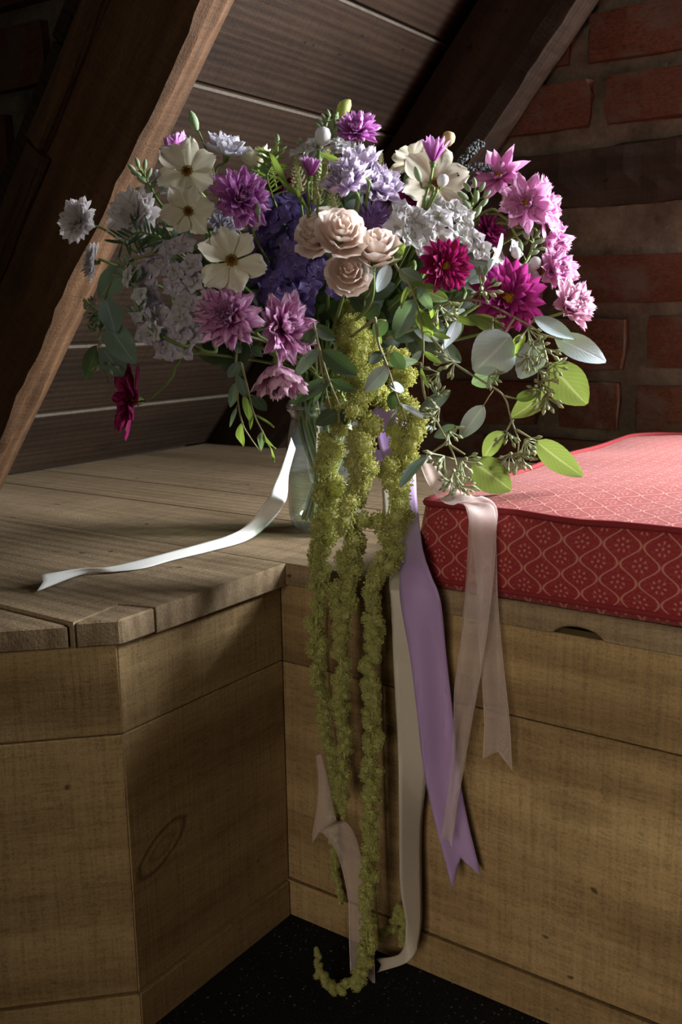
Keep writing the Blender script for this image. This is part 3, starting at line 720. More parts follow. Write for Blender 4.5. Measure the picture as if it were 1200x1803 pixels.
# cream single blooms
bloom('single', 'cream', 330, 303, 56, (-.15, .25, 1), -.01, 'cream_cosmos', 'cream single flower with dark amber eye, highest on the bouquet shoulder by the rafter')
bloom('single', 'cream', 331, 372, 48, (.15, -.2, 1), -.035, 'cream_cosmos', 'cream single flower with bright orange eye tucked under another cream bloom')
bloom('single', 'cream', 407, 460, 60, (.1, .1, 1), -.03, 'cream_cosmos', 'large flat cream single flower beside the violet hydrangea')
bloom('single', 'cream', 764, 325, 66, (.1, -.1, .8), .03, 'cream_cosmos', 'cream single flower with wide petals behind the upright magenta cup flower')
bloom('single', 'cream', 726, 285, 50, (-.5, .5, .5), .06, 'cream_cosmos', 'yellowish cream flower seen from its edge beside the pale lilac fan')
bloom('bell', 'cream', 452, 296, 40, (-.1, 1, .1), .05, 'cream_cosmos', 'half-closed small cream flower above the orchid double bloom')
# magenta doubles
bloom('double', 'orchid', 422, 352, 56, (.45, .1, .9), -.02, 'double_cosmos', 'orchid purple double flower between cream blooms and violet hydrangea')
bloom('double', 'streak', 402, 558, 62, (-.1, -.05, 1), -.03, 'double_cosmos', 'pink and white streaked double flower below the lone large cream bloom')
bloom('double', 'streak', 497, 578, 64, (.65, .0, .8), -.05, 'double_cosmos', 'pink streaked double flower turned toward the hanging amaranth')
bloom('bell', 'palepink', 488, 642, 66, (.1, -.95, .35), -.06, 'double_cosmos', 'dusky pink double flower nodding over the jar rim')
bloom('double', 'orchid', 627, 234, 42, (.0, .5, .8), .0, 'double_cosmos', 'orchid purple double flower at the very top of the bouquet')
bloom('bell', 'lilac', 632, 305, 52, (.1, .9, .45), -.02, 'lilac_carnation', 'pale lilac fan of petals right under the top orchid flower')
bloom('carnation', 'lilac', 614, 325, 50, (-.25, .5, .8), -.055, 'lilac_carnation', 'pale lilac ruffled flower above the blush roses')
bloom('carnation', 'lilac', 664, 335, 44, (.35, .35, .8), -.022, 'lilac_carnation', 'smaller pale lilac ruffled flower above the frizzy purple flower')
bloom('cup', 'orchid', 762, 285, 44, (.0, 1, .15), -.03, 'magenta_cup_flower', 'upright magenta cup flower on a bare stem above white stock', stem=[PG(757, 320, -.03), PG(744, 365, -.02), PG(738, 420, .05), *[G(650, 640, 1.22)]])
bloom('cup', 'orchid', 546, 310, 34, (.1, 1, .3), -.04, 'magenta_bud_flower', 'half-open magenta flower between the wheat-like celosia plumes')
bloom('bell', 'orchid', 318, 275, 40, (-.4, .9, .1), .06, 'striped_flower', 'violet and white striped petals rising behind the top cream bloom')
# deep reds
bloom('daisy', 'crimson', 782, 468, 50, (.25, -.2, 1), -.045, 'crimson_chrysanthemum', 'dark crimson double daisy with yellow eye beside the blush roses')
bloom('daisy', 'wine', 893, 525, 66, (.05, -.05, 1), -.004, 'crimson_chrysanthemum', 'large wine red double daisy with yellow eye above the silver eucalyptus leaf')
bloom('double', 'wine', 858, 408, 36, (.5, .2, .6), .05, 'wine_red_flower', 'small wine red double flower half hidden behind white stock')
bloom('double', 'garnet', 490, 345, 40, (-.2, .5, .8), .06, 'garnet_flower', 'very dark garnet flower shadowed behind the orchid double bloom')
bloom('double', 'wine', 725, 355, 36, (.0, .4, .8), .06, 'wine_red_flower', 'deep red flower peeping out beneath the wide cream petals')
bloom('doubleye', 'crimson', 236, 705, 66, (-.86, .05, .5), -.02, 'crimson_cosmos', 'crimson flower seen side-on, drooping on a long bent stem', stem=[PG(262, 703, -.02), PG(300, 668, -.01), PG(312, 640, .0), PG(345, 622, .04), G(480, 640, 1.2), JC+V((-.02, 0, JH))])
# pink group
bloom('star', 'pink', 879, 312, 58, (-.35, .3, .75), .03, 'pink_cosmos', 'rosy pink flower with pointed petals, top of the pink cluster', stem=[PG(880, 370, .03), PG(820, 400, .06), G(700, 560, 1.22)])
bloom('doubleye', 'pink', 924, 358, 52, (-.05, .0, 1), -.02, 'pink_cosmos', 'rosy pink flower with a small yellow eye facing forward', stem=[PG(930, 400, .03), PG(918, 430, .04), PG(840, 390, .06), G(700, 560, 1.22)])
bloom('doubleye', 'pink', 955, 372, 56, (.85, .1, .5), .02, 'pink_cosmos', 'rosy pink flower turned sideways toward the brick wall', stem=[PG(920, 400, .04), PG(820, 420, .07), G(700, 560, 1.22)])
bloom('bell', 'pink', 958, 425, 50, (.6, -.3, .5), .07, 'pink_cosmos', 'rosy pink flower hanging beneath the sideways pink bloom')
bloom('carnation', 'pink', 972, 478, 44, (.5, .1, .8), .018, 'pink_cosmos', 'rosy pink ruffled flower between wine daisy and palest pink bloom')
bloom('carnation', 'palepink', 1000, 540, 48, (.45, .15, .9), -.05, 'pink_cosmos', 'palest pink ruffled flower nearest the silver eucalyptus tips')
# white fringed
bloom('corn', 'white', 140, 389, 42, (-.55, .05, .9), .0, 'white_cornflower', 'white fringed flower hovering alone in front of the rafter', stem=[PG(185, 405, .01), PG(235, 440, .02), PG(330, 500, .06), G(480, 620, 1.2)])
bloom('corn', 'white', 237, 384, 52, (-.3, .1, .95), .01, 'white_cornflower', 'shaded white fringed flower between the lone fringed flower and cream blooms')
bloom('corn', 'white', 166, 462, 34, (-.9, .1, .35), .02, 'white_cornflower', 'small white fringed flower seen side-on above the dark round leaves')
bloom('carnation', 'frost', 398, 275, 44, (.2, .8, .4), .03, 'frosty_flower', 'frosty white upright flower above the orchid double bloom')
bloom('carnation', 'frost', 392, 402, 38, (.4, .2, .8), .015, 'frosty_flower', 'frosty lilac small flower above the large flat cream bloom')
bloom('carnation', 'frost', 312, 330, 30, (-.4, .2, .5), .04, 'frosty_flower', 'frosty white petals showing behind the stacked cream blooms')
# ------------------------------------------------------------------ roses
def rose_petal(i, rl, dphi, thmax, flare, h):
    b = MB(); rng = random.Random(i)
    def fn(u, v):
        s_ = u*2-1; th = .35+(thmax-.35)*v
        ph = s_*dphi*(.55+.45*math.sin(math.pi*min(1, .25+.6*v)))
        r_ = rl*(.55+.45*min(1, v*1.6))+flare*max(0, v-.6)**2*3+(.035*math.sin(s_*7+i)+.025*math.sin(s_*13+i*2))*v*v
        edge = 1-.16*s_*s_*v
        z = -math.cos(th*edge)*rl*1.05+h
        rr = r_*math.sin(min(th*edge, math.pi*.62))
        return (rr*math.sin(ph), rr*math.cos(ph), z)
    b.grid(8, 7, fn); return b.mesh('petal', PM['blush'])
ROSE = [[rose_petal(10+k, .22, 1.35, 2.2, .02, .38) for k in range(2)], [rose_petal(20+k, .38, 1.15, 2.05, .05, .27) for k in range(2)],
        [rose_petal(30+k, .55, .95, 1.95, .12, .16) for k in range(2)], [rose_petal(40+k, .72, .85, 1.75, .30, .06) for k in range(2)], [rose_petal(50+k, .86, .75, 1.5, .45, .0) for k in range(2)]]
def rose(px, py, rpx, face, off, label):
    P = PG(px, py, off); n = facevec(px, py, face); r = 1.16*rpx*mpp(P); rng = random.Random(px)
    T = thing('garden_rose', label, 'rose', frame(P, n, rng.uniform(0, 6)))
    for li, cnt in enumerate((3, 4, 5, 6, 5)):
        a0 = rng.uniform(0, 6)
        for i in range(cnt):
            q = r*rng.uniform(.94, 1.06)
            obj('petal', rng.choice(ROSE[li]), T, Matrix.Rotation(a0+2*math.pi*(i+rng.uniform(-.12, .12))/cnt, 4, 'Z') @ Matrix.Rotation(rng.uniform(-.08, .08), 4, 'X') @ Matrix.Diagonal((q, q, q, 1)))
    obj('calyx', CALYX, T, Matrix.Translation((0, 0, -.55*r)) @ Matrix.Diagonal((r, r, r, 1)))
    wpart('stem', stem_mesh(stem_path(P-n*r*.7, n), .0018, .0026), T)
rose(602, 405, 42, (.2, .35, .9), -.062, 'open blush rose in the middle of the bouquet')
rose(556, 408, 40, (-.35, .3, .8), -.010, 'blush rose half covered by the open rose in the middle')
rose(663, 430, 42, (.1, .75, .7), -.045, 'tall blush rose touching the green eucalyptus tip')
rose(613, 480, 36, (.1, .2, 1), -.052, 'shaded blush rose below the other roses')
# ------------------------------------------------------------------ hydrangea, stock and other clusters
def floret_mesh(matkey, n, seed, W=1.0, inner=False):
    rng = random.Random(seed); b = MB()
    def add(cnt, ln, el, a0, w_):
        for i in range(cnt):
            az = a0+2*math.pi*(i+rng.uniform(-.1, .1))/cnt; M = Matrix.Rotation(az, 3, 'Z') @ Matrix.Rotation(math.radians(el+rng.uniform(-12, 12)), 3, 'X')
            sd = rng.uniform(0, 6)
            def fn(u, v):
                s_ = u*2-1; ww = w_*ln*(math.sin(math.pi*(v*.86+.05))**.7 if v < .97 else .25)
                return M @ V((s_*ww/2, ln*v*(1-.1*s_*s_*v), (.06*s_*s_-.12*v*v+.12*v*math.sin(4*s_+sd)+.05*v*math.sin(9*s_+sd*2))*ln))
            b.grid(4, 4, fn)
    add(n, 1, 14 if not inner else 10, rng.uniform(0, 6), W)
    if inner: add(3, .55, 32, rng.uniform(0, 6), .9); add(2, .7, 20, rng.uniform(0, 6), .9)
    for i in range(3): b.octa((rng.uniform(-.07, .07), rng.uniform(-.07, .07), .08), .06)
    return b.mesh('floret', PM[matkey])
HYD = [floret_mesh('violet', 4, i) for i in range(3)]
STK = [floret_mesh('stock', 5, i, .85, True) for i in range(3)]
STW = [floret_mesh('stockwhite', 5, 9+i, .85, True) for i in range(3)]
def put_florets(T, meshes, lst, rpx, off, face=None, jit=.35):
    for (x, y) in lst:
        P = PG(x, y, off+random.uniform(-.014, .012)); r = rpx*random.uniform(.85, 1.15)*mpp(P)
        n = facevec(x, y, face) + V((random.uniform(-jit, jit), random.uniform(-jit, jit), random.uniform(-jit, jit)))
        M = frame(P, n, random.uniform(0, 6)) @ Matrix.Diagonal((r, r, r, 1))
        obj('floret', random.choice(meshes), T, T.matrix_basis.inverted() @ M)
def scatter(poly_fn, x0, x1, y0, y1, d, seed, lim=200):
    rng = random.Random(seed); out = []
    for _ in range(4000):
        p = (rng.uniform(x0, x1), rng.uniform(y0, y1))
        if poly_fn(*p) and all((p[0]-q[0])**2+(p[1]-q[1])**2 > d*d for q in out): out.append(p)
        if len(out) >= lim: break
    return out
P = PG(510, 455, .02)
hyd = thing('hydrangea', 'deep violet hydrangea head filling the bouquet centre', 'hydrangea', P)
put_florets(hyd, HYD, scatter(lambda x, y: ((x-508)/62)**2+((y-450)/100)**2 < 1, 440, 580, 345, 555, 23, 1), 25, .022, (-.1, .2, 1))
put_florets(hyd, HYD, [(563, 473), (590, 512), (545, 505), (500, 520), (478, 492), (520, 470)], 24, -.004, (.1, .1, 1), .2)
wpart('stem', stem_mesh(stem_path(P+FW*.04, -FW, .03), .002, .003), hyd)
b = MB()
for i in range(9):
    d = V((random.uniform(-1, 1), random.uniform(-1, 1), random.uniform(-1, 1))).normalized(); b.tube([P+FW*.035, P+FW*.02+(RT*d.x*.03+UU*d.y*.05)], .001, 4)
wpart('stalk', b.mesh('stalk', M_STEM), hyd)
# bud and bud-spike builders
b = MB(); b.lathe([(.02, -.5), (.14, -.42), (.23, -.15), (.24, .1), (.17, .38), (.05, .55)], 8); BUD = b.mesh('bud', M_BUD)
b = MB(); b.lathe([(.02, -.5), (.22, -.42), (.36, -.15), (.36, .1), (.24, .38), (.06, .55)], 8); BUDY = b.mesh('bud', M_BUDYEL)
b = MB(); b.lathe([(.02, -.5), (.25, -.4), (.42, -.1), (.40, .2), (.30, .36), (.16, .34), (.05, .30)], 9); BUDB = b.mesh('bud', M_BUDBEIGE)
b = MB(); b.lathe([(.02, -.5), (.25, -.4), (.42, -.1), (.42, .15), (.30, .38), (.05, .48)], 10); BUDW = b.mesh('bud', PM['stockwhite'])
def put_bud(T, x, y, lpx, ang, off, me=None, toward=.2):
    lpx = lpx*(.86 if me is None else 1)
    P = PG(x, y, off); a = math.radians(ang); d = (RT*math.cos(a)+UU*math.sin(a)-FW*toward).normalized(); q = lpx*mpp(P)
    obj('bud', me or BUD, T, T.matrix_basis.inverted() @ frame(P, d, random.uniform(0, 6)) @ Matrix.Diagonal((q, q, q, 1)))
    return P-d*q*.5
def stock(name, label, stempx, florets, buds, meshes, rpx, off, sd, cat='flower', face=None, extra=()):
    random.seed(sd); pts = [PG(x, y, off+.012) for x, y in stempx]
    T = thing(name, label, cat, pts[0])
    k, f = neck(); sp = cr(pts+[PG(*stempx[-1], off+.05)+UP*.03, k+UP*.045, k, f], 6)
    b = MB(); b.tube(sp, [.0016+.0012*i/(len(sp)-1) for i in range(len(sp))], 6)
    for bx, by, bl, ba in buds:
        e = put_bud(T, bx, by, bl, ba, off+random.uniform(-.006, .008))
        near = min(sp[:14], key=lambda q: (q-e).length); b.tube([near, (near+e)/2, e], .0008, 4)
    for bx, by, bl, ba in extra: put_bud(T, bx, by, bl, ba, off-.01, BUDW)
    wpart('stem', b.mesh('stem', M_STEM), T)
    put_florets(T, meshes, florets, rpx, off, face)
    return T
stock('stock_flower', 'lilac white stock packed with florets at the shaded side of the bouquet', [(300, 440), (300, 520), (330, 600), (380, 620)],
      scatter(lambda x, y: ((x-305)/58)**2+((y-520)/105)**2 < 1, 235, 370, 420, 625, 27, 4), [], STK, 25, -.005, 5, face=(-.15, .1, 1))
stock('stock_flower', 'stock stem with a greenish bud tip and single white floret over the dark round leaves', [(222, 455), (240, 520), (262, 575), (330, 610)], [(226, 487), (246, 520), (262, 562), (275, 585), (250, 545)],
      [(210, 462, 22, 120), (222, 456, 24, 95), (236, 468, 24, 70), (215, 478, 22, 150), (240, 485, 26, 60), (228, 500, 22, 160), (205, 485, 18, 170), (240, 540, 24, 120), (225, 545, 22, 160), (252, 528, 22, 60)], STW, 20, -.032, 6)
stock('stock_flower', 'sage green bud spike of stock against the rafter', [(243, 290), (262, 325), (290, 370), (380, 470)], [(272, 312)],
      [(232, 296, 20, 140), (242, 287, 20, 105), (255, 290, 20, 80), (240, 306, 22, 160), (262, 305, 22, 60), (250, 318, 22, 150), (272, 322, 24, 50), (262, 332, 24, 120), (285, 330, 22, 60), (246, 332, 18, 190)], STW, 18, .025, 7)
stock('stock_flower', 'white stock with full florets and green bud spike beside the crimson daisy', [(838, 330), (826, 372), (800, 415), (770, 440), (720, 520)],
      [(745, 398), (720, 380), (772, 385), (745, 430), (722, 420), (795, 370), (815, 385), (700, 400), (705, 372), (832, 425), (845, 440), (812, 415), (760, 365), (770, 420)],
      [(835, 322, 20, 100), (848, 330, 22, 60), (822, 330, 22, 130), (856, 342, 20, 40), (815, 345, 26, 150), (838, 348, 26, 80), (850, 358, 24, 40), (822, 362, 28, 130), (840, 372, 28, 60)], STW, 27, -.025, 8, face=(.2, .15, 1))
stock('stock_flower', 'stock spike with round white bud between wine daisy and pink blooms', [(938, 415), (935, 440), (922, 465), (890, 500), (800, 560)], [(905, 440), (915, 480), (935, 480), (878, 455)],
      [(935, 408, 18, 100), (946, 412, 18, 60), (925, 415, 20, 130), (950, 425, 20, 20), (940, 432, 22, 60), (915, 432, 26, 110), (955, 438, 16, -10), (940, 445, 20, 20)], STW, 20, .028, 9, extra=[(941, 464, 26, 60), (908, 445, 22, 110)])
stock('stock_flower', 'white stock with tall green bud spike at the top of the bouquet', [(583, 195), (572, 225), (565, 265), (560, 330)], [(548, 262), (530, 270), (600, 252), (590, 265), (560, 275), (612, 262), (540, 282)],
      [(578, 200, 16, 110), (570, 208, 18, 120), (590, 206, 20, 60), (585, 218, 24, 65), (564, 216, 18, 130), (574, 230, 20, 110), (591, 232, 26, 65), (528, 256, 22, 120), (560, 222, 16, 140)], STW, 24, -.005, 10, extra=[(568, 240, 34, 85)])
# single buds on stems
def bud_stem(label, pts, lpx, ang, me, off, name='flower_bud'):
    P0 = PG(*pts[0], off); T = thing(name, label, 'bud', P0)
    e = put_bud(T, *pts[0], lpx, ang, off, me, .1)
    path = cr([e]+[PG(x, y, off+.01*i) for i, (x, y) in enumerate(pts[1:], 1)]+(lambda k: [k[0]+UP*.045, k[0], k[1]])(neck()), 6)
    wpart('stem', stem_mesh(path, .0011, .0018), T)
bud_stem('slim green bud on a straight stem above the cream blooms', [(341, 214), (352, 238), (372, 290), (384, 345), (400, 420)], 34, 108, BUD, .0)
bud_stem('round green bud standing over the feathery greens', [(488, 246), (488, 275), (486, 330)], 18, 90, BUD, .02)
bud_stem('pointed yellow green bud crowning the bouquet', [(605, 190), (594, 208), (585, 260)], 32, 50, BUDY, .0)
bud_stem('beige seed pod behind the upright magenta cup flower', [(789, 244), (785, 262), (775, 330)], 28, 75, BUDB, .02)
bud_stem('dark green bud before the wide cream petals', [(735, 307), (742, 330), (748, 370)], 26, 110, BUD, -.035)
bud_stem('small reddish bud beside the magenta cup stem', [(779, 318), (768, 340), (750, 375)], 24, 70, BUDW, -.035)
bud_stem('green bud under the orchid double bloom', [(453, 368), (455, 395), (460, 440)], 24, 95, BUD, -.02)
bud_stem('tiny green bud at the edge of the top stock', [(530, 252), (540, 275), (548, 330)], 18, 110, BUD, .0)
# celosia plumes
def plume_mesh(seed):
    rng = random.Random(seed); b = MB(); b.tube([(0, 0, -.45), (0, 0, .5)], [.12, .02], 6)
    for i in range(110):
        v = (i+.5)/110; a = i*2.39996; r_ = .20*(1-v**1.6)*min(1, v*6+.35)+.015; z = -.45+.95*v
        d = V((math.cos(a), math.sin(a), .9)).normalized(); p = V((math.cos(a)*r_, math.sin(a)*r_, z))
        x = d.cross(V((0, 0, 1))).normalized(); o = len(b.v); l = .11*(1-.45*v)
        for q in (p-x*.028, p+d*l*.5-x*.03+d*.0, p+d*l, p+d*l*.5+x*.03, p+x*.028): b.v.append(tuple(q))
        b.face((o, o+1, o+2, o+3, o+4))
    return b.mesh('plume', M_BRACT, False)
PLM = [plume_mesh(i) for i in range(3)]
for i, (x, y, l, a, lab) in enumerate(((524, 308, 62, 97, 'tall wheat-like celosia plume beside the dark garnet flower'), (555, 330, 66, 95, 'broad wheat-like celosia plume standing foremost above the roses'),
                                     (572, 300, 70, 80, 'slender wheat-like celosia plume against the white stock'), (585, 345, 50, 100, 'short celosia plume just above the open rose'), (668, 290, 40, 80, 'short greenish plume beside the pale lilac fan'))):
    P = PG(x, y, -.02 if i else .0); aa = math.radians(a); d = RT*math.cos(aa)+UU*math.sin(aa)-FW*.15; q = l*mpp(P)
    T = thing('celosia_plume', lab, 'flower', frame(P, d, i))
    obj('plume', PLM[i % 3], T, Matrix.Diagonal((q, q, q, 1)))
    wpart('stem', stem_mesh(stem_path(P-d.normalized()*q*.42, d.normalized(), .03), .001, .0018), T)
# frizzy purple flower
P = PG(655, 388, -.01); n = facevec(655, 388, (.1, .35, 1)); T = thing('frizzy_thistle', 'frizzy dull purple thistle-like flower between roses and lilac flowers', 'flower', frame(P, n))
b = MB(); rng = random.Random(8); R_ = 46*mpp(P)
b.blob((0, 0, -.2*R_), .7*R_, .7*R_, .5*R_, 10, 6)
for i in range(420):
    v = (i+.5)/420; a = i*2.39996; th = math.acos(1-v*.95)
    d = (V((math.sin(th)*math.cos(a), math.sin(th)*math.sin(a), math.cos(th)*.9))+V((rng.uniform(-.15, .15), rng.uniform(-.15, .15), 0))).normalized()
    x = d.orthogonal().normalized()*R_*.022; l = R_*rng.uniform(.85, 1.12); o = len(b.v)
    y = d.cross(x)
    for q in (d*l*.5+x, d*l*.5-x*.5+y, d*l*.5-x*.5-y, d*l): b.v.append(tuple(q-V((0, 0, .25*R_))))
    b.face((o, o+1, o+3)); b.face((o+1, o+2, o+3)); b.face((o+2, o, o+3))
obj('florets', b.mesh('florets', M_FRIZZ, False), T)
wpart('stem', stem_mesh(stem_path(P-n*R_*.4, n), .0015, .002), T)
# ------------------------------------------------------------------ leaves and eucalyptus
def leaf_mesh(matkey, ratio, fold, bend, seed):
    b = MB()
    def fn(u, v):
        s_ = u*2-1; w_ = ratio*max(.03, math.sin(math.pi*(v**.85*.97+.012)))**.72
        return (s_*w_/2, v, fold*abs(s_)*w_+bend*math.sin(math.pi*v)+.02*math.sin(5*v+seed+s_*2)*abs(s_))
    b.grid(6, 9, fn); return b.mesh('leaf', LM[matkey])
_lc = {}
def leaf(T, base, tip, wpx, mk, roll=0, seed=0, fold=.12):
    d = tip-base; l = d.length; w_ = wpx*mpp((base+tip)/2)
    s_ = math.cos(math.radians(roll)) ; ratio = min(1.15, max(.1, (w_/l)/max(.35, abs(s_)))); rk = round(ratio*8)/8 or .125
    key = (mk, rk, seed % 2)
    if key not in _lc: _lc[key] = leaf_mesh(mk, rk, fold*(1 if seed % 2 else .5), (.05, -.04)[seed % 2], seed)
    toc = ((CAM-base).normalized()+{'blue': RT*.60+UU*.25, 'green': RT*-.55, 'olive': RT*-.55}.get(mk, V((0, 0, 0)))).normalized(); y = d.normalized(); z = (toc-y*toc.dot(y)).normalized(); x = y.cross(z)
    M = Matrix.Translation(base) @ Matrix((x, y, z)).transposed().to_4x4() @ Matrix.Rotation(math.radians(roll), 4, 'Y') @ Matrix.Diagonal((l*ratio/rk, l, l, 1))
    return obj('leaf', _lc[key], T, T.matrix_basis.inverted() @ M)
def seedcl_mesh(seed):
    rng = random.Random(seed); b = MB()
    for i in range(9):
        a = i*2.39996; th = rng.uniform(.25, 1.25); d = V((math.sin(th)*math.cos(a), math.sin(th)*math.sin(a), math.cos(th)))
        l = rng.uniform(.55, .75); b.tube([(0, 0, 0), d*l*.5, d*l], [.035, .03, .045], 4, False)
        M = frame(d*l, d).to_3x3(); b.v_ = 0
        o = len(b.v); prof = [(.045, 0), (.10, .12), (.115, .2), (.08, .28), (.03, .40)]
        for r_, z in prof:
            for q in range(6): t_ = q*math.pi/3; b.v.append(tuple(d*l+M @ V((r_*math.cos(t_), r_*math.sin(t_), z))))
        for j in range(len(prof)-1):
            for q in range(6): aa = o+j*6+q; bb = o+j*6+(q+1) % 6; b.face((aa, bb, bb+6, aa+6))
    return b.mesh('seed_cluster', plain_seed, True)
plain_seed = plain('sage_seed_capsule', (.30, .33, .17), .55, .15, (.4, .45, .15), (90, .5, (.38, .38, .24)), var=(.3, (.22, .27, .12)))
SEED = [seedcl_mesh(i) for i in range(3)]
def branch(name, label, stems, leaves, seeds, gfn, mat=None, cat='foliage', r=.0013, root=None, tojar=True):
    pts0 = G(*stems[0][0], gfn(*stems[0][0]))
    T = thing(name, label, cat, pts0); b = MB(); allp = []
    for st in stems:
        path = cr([G(x, y, gfn(x, y)) for x, y in st], 6) if len(st) > 1 else []
        if path:
            b.tube(path, [r*(1.15-.6*i/(len(path)-1)) for i in range(len(path))], 5); allp += path
    if tojar:
        k, f = neck(); p0 = allp[0]; b.tube(cr([p0, (p0+k)/2+FW*.02+UP*.03, k+UP*.03, k, f], 6), r*1.2, 5)
    for i, e in enumerate(leaves):
        bx, by, tx, ty, w_, mk = e[:6]; roll = e[6] if len(e) > 6 else random.uniform(-18, 18); dg = e[7] if len(e) > 7 else random.uniform(-.012, .012)
        B_ = G(bx, by, gfn(bx, by)); T_ = G(tx, ty, gfn(tx, ty)+dg)
        leaf(T, B_, T_, w_, mk, roll, i)
        nr = min(allp, key=lambda q: (q-B_).length); b.tube([nr, (nr+B_)/2+UP*.001, B_+(T_-B_)*.04], .0006, 4)
    for i, (x, y, s_, a) in enumerate(seeds):
        P = G(x, y, gfn(x, y)-.006); aa = math.radians(a); d = RT*math.cos(aa)+UU*math.sin(aa)-FW*random.uniform(.1, .7); q = .85*s_*mpp(P)
        nr = min(allp, key=lambda z: (z-P).length); b0 = P-d.normalized()*q*.35; b.tube([nr, b0], .0006, 4)
        obj('seed_cluster', SEED[i % 3], T, T.matrix_basis.inverted() @ frame(b0, d, i) @ Matrix.Diagonal((q, q, q, 1)))
    wpart('stem', b.mesh('stem', mat or M_OLIVESTEM), T)
    return T
random.seed(21)
gr = lambda x, y: 1.045-.00012*(x-760)-.00006*(y-560)
branch('seeded_eucalyptus', 'seeded eucalyptus branch with big silver round leaves reaching toward the brick wall', [[(800, 530), (845, 530), (900, 556), (945, 583), (958, 615), (966, 660), (962, 712)], [(905, 560), (885, 590)], [(948, 588), (990, 598)]],
       [(898, 591, 834, 654, 84, 'blue', 5, -.01), (940, 558, 1010, 598, 36, 'blue', -10), (977, 595, 1066, 637, 46, 'blue', 8), (950, 600, 914, 666, 54, 'blue', 10, .0), (968, 640, 1032, 712, 70, 'olive', -8),
        (962, 690, 899, 736, 46, 'olive', 20), (922, 588, 902, 630, 30, 'green', 25), (882, 580, 828, 555, 30, 'green', -20), (850, 490, 884, 411, 26, 'blue', 50), (797, 558, 843, 572, 14, 'green', 10), (805, 560, 775, 620, 36, 'blue', -15, .03)],
       [(872, 568, 26, -70), (931, 590, 40, -80), (945, 612, 34, -40), (964, 622, 38, -60), (924, 636, 36, -120), (983, 648, 34, -20), (953, 681, 38, -90), (964, 709, 40, -80), (858, 504, 46, 30), (845, 520, 34, -100), (955, 655, 30, -30), (944, 690, 32, -150)], gr)
gr2 = lambda x, y: 1.03-.0001*(x-760)-.00008*(y-640)
branch('seeded_eucalyptus', 'seeded eucalyptus branch drooping over the cushion with glowing green leaves', [[(740, 575), (775, 612), (800, 640), (850, 672), (886, 697), (900, 740), (912, 775), (910, 805)], [(886, 697), (908, 702)], [(903, 738), (890, 760)], [(908, 756), (944, 777)]],
       [(944, 777, 1025, 838, 48, 'olive', 0, -.01), (832, 813, 899, 863, 64, 'olive', 0), (886, 760, 851, 806, 38, 'olive', 15), (851, 714, 810, 771, 32, 'blue', 25), (880, 655, 830, 674, 38, 'grey', 10), (908, 702, 950, 690, 20, 'green', 20)],
       [(865, 668, 30, -60), (790, 640, 40, 200), (766, 663, 36, 230), (895, 771, 34, -80), (931, 782, 38, -50), (895, 808, 40, -110), (915, 815, 40, -80), (925, 800, 30, -20), (775, 620, 30, 160)], gr2)
gr3 = lambda x, y: 1.01-.0001*(x-760)-.00046*max(0, y-680)
branch('seeded_eucalyptus', 'thin seeded eucalyptus twig ending in seed clusters above the cushion corner', [[(740, 640), (748, 700), (770, 745), (790, 783), (802, 815), (806, 860)], [(787, 778), (752, 802)], [(790, 783), (818, 800)]],
       [(738, 725, 793, 687, 27, 'dark', 15), (805, 752, 764, 769, 24, 'grey', 10), (751, 802, 703, 858, 19, 'grey', 35)],
       [(794, 766, 34, -60), (766, 722, 34, 200), (774, 812, 42, 230), (821, 815, 42, -30), (799, 840, 40, -90), (806, 866, 44, -90), (790, 855, 30, 230), (822, 860, 28, -20), (772, 690, 30, 60), (760, 740, 26, 190)], gr3)
gc = lambda x, y: dome(x, y, -.05)+max(0, (y-640))*(-.00015)
branch('green_eucalyptus', 'young eucalyptus sprig with sunlit green leaves in front of the amaranth top', [[(690, 452), (698, 470), (720, 500), (735, 542), (744, 593), (745, 617), (743, 650)]],
       [(721, 499, 788, 528, 32, 'green', -5), (735, 542, 759, 594, 32, 'green', 5), (720, 503, 706, 544, 15, 'green', 30), (728, 528, 694, 596, 38, 'grey', 15), (760, 585, 793, 596, 12, 'green', 20), (686, 466, 663, 514, 26, 'blue', 5),
        (658, 480, 629, 469, 20, 'blue', 20), (682, 467, 712, 430, 24, 'green', 5), (702, 475, 744, 496, 28, 'grey', 20), (770, 507, 806, 510, 13, 'dark', 0), (745, 618, 778, 640, 12, 'green', 10), (742, 618, 717, 646, 11, 'blue', 30),
        (742, 647, 754, 684, 12, 'green', 10), (760, 540, 772, 580, 26, 'green', 40), (708, 455, 690, 440, 16, 'green', 10), (735, 505, 760, 545, 22, 'grey', 30)], [(776, 548, 44, -70), (790, 556, 30, -20)], gc)
branch('green_eucalyptus', 'narrow leaved eucalyptus sprig trailing down over the thickest amaranth', [[(660, 560), (667, 607), (680, 640), (700, 703), (717, 747), (719, 775)]],
       [(680, 563, 658, 592, 28, 'dark', 10), (671, 606, 660, 582, 11, 'green', 0), (680, 640, 735, 636, 18, 'green', 0), (682, 645, 643, 690, 31, 'blue', 10), (685, 678, 711, 687, 19, 'blue', 0), (701, 715, 680, 770, 11, 'blue', 30), (706, 712, 756, 738, 10, 'blue', 30),
        (713, 750, 686, 784, 15, 'green', 25), (718, 747, 768, 755, 9, 'blue', 20), (719, 773, 713, 801, 10, 'green', 0), (721, 773, 736, 801, 10, 'green', 0), (693, 690, 688, 722, 20, 'dark', 10), (690, 620, 712, 650, 26, 'dark', 20), (672, 620, 650, 640, 20, 'dark', 0)], [], lambda x, y: gc(x, y)-.03)
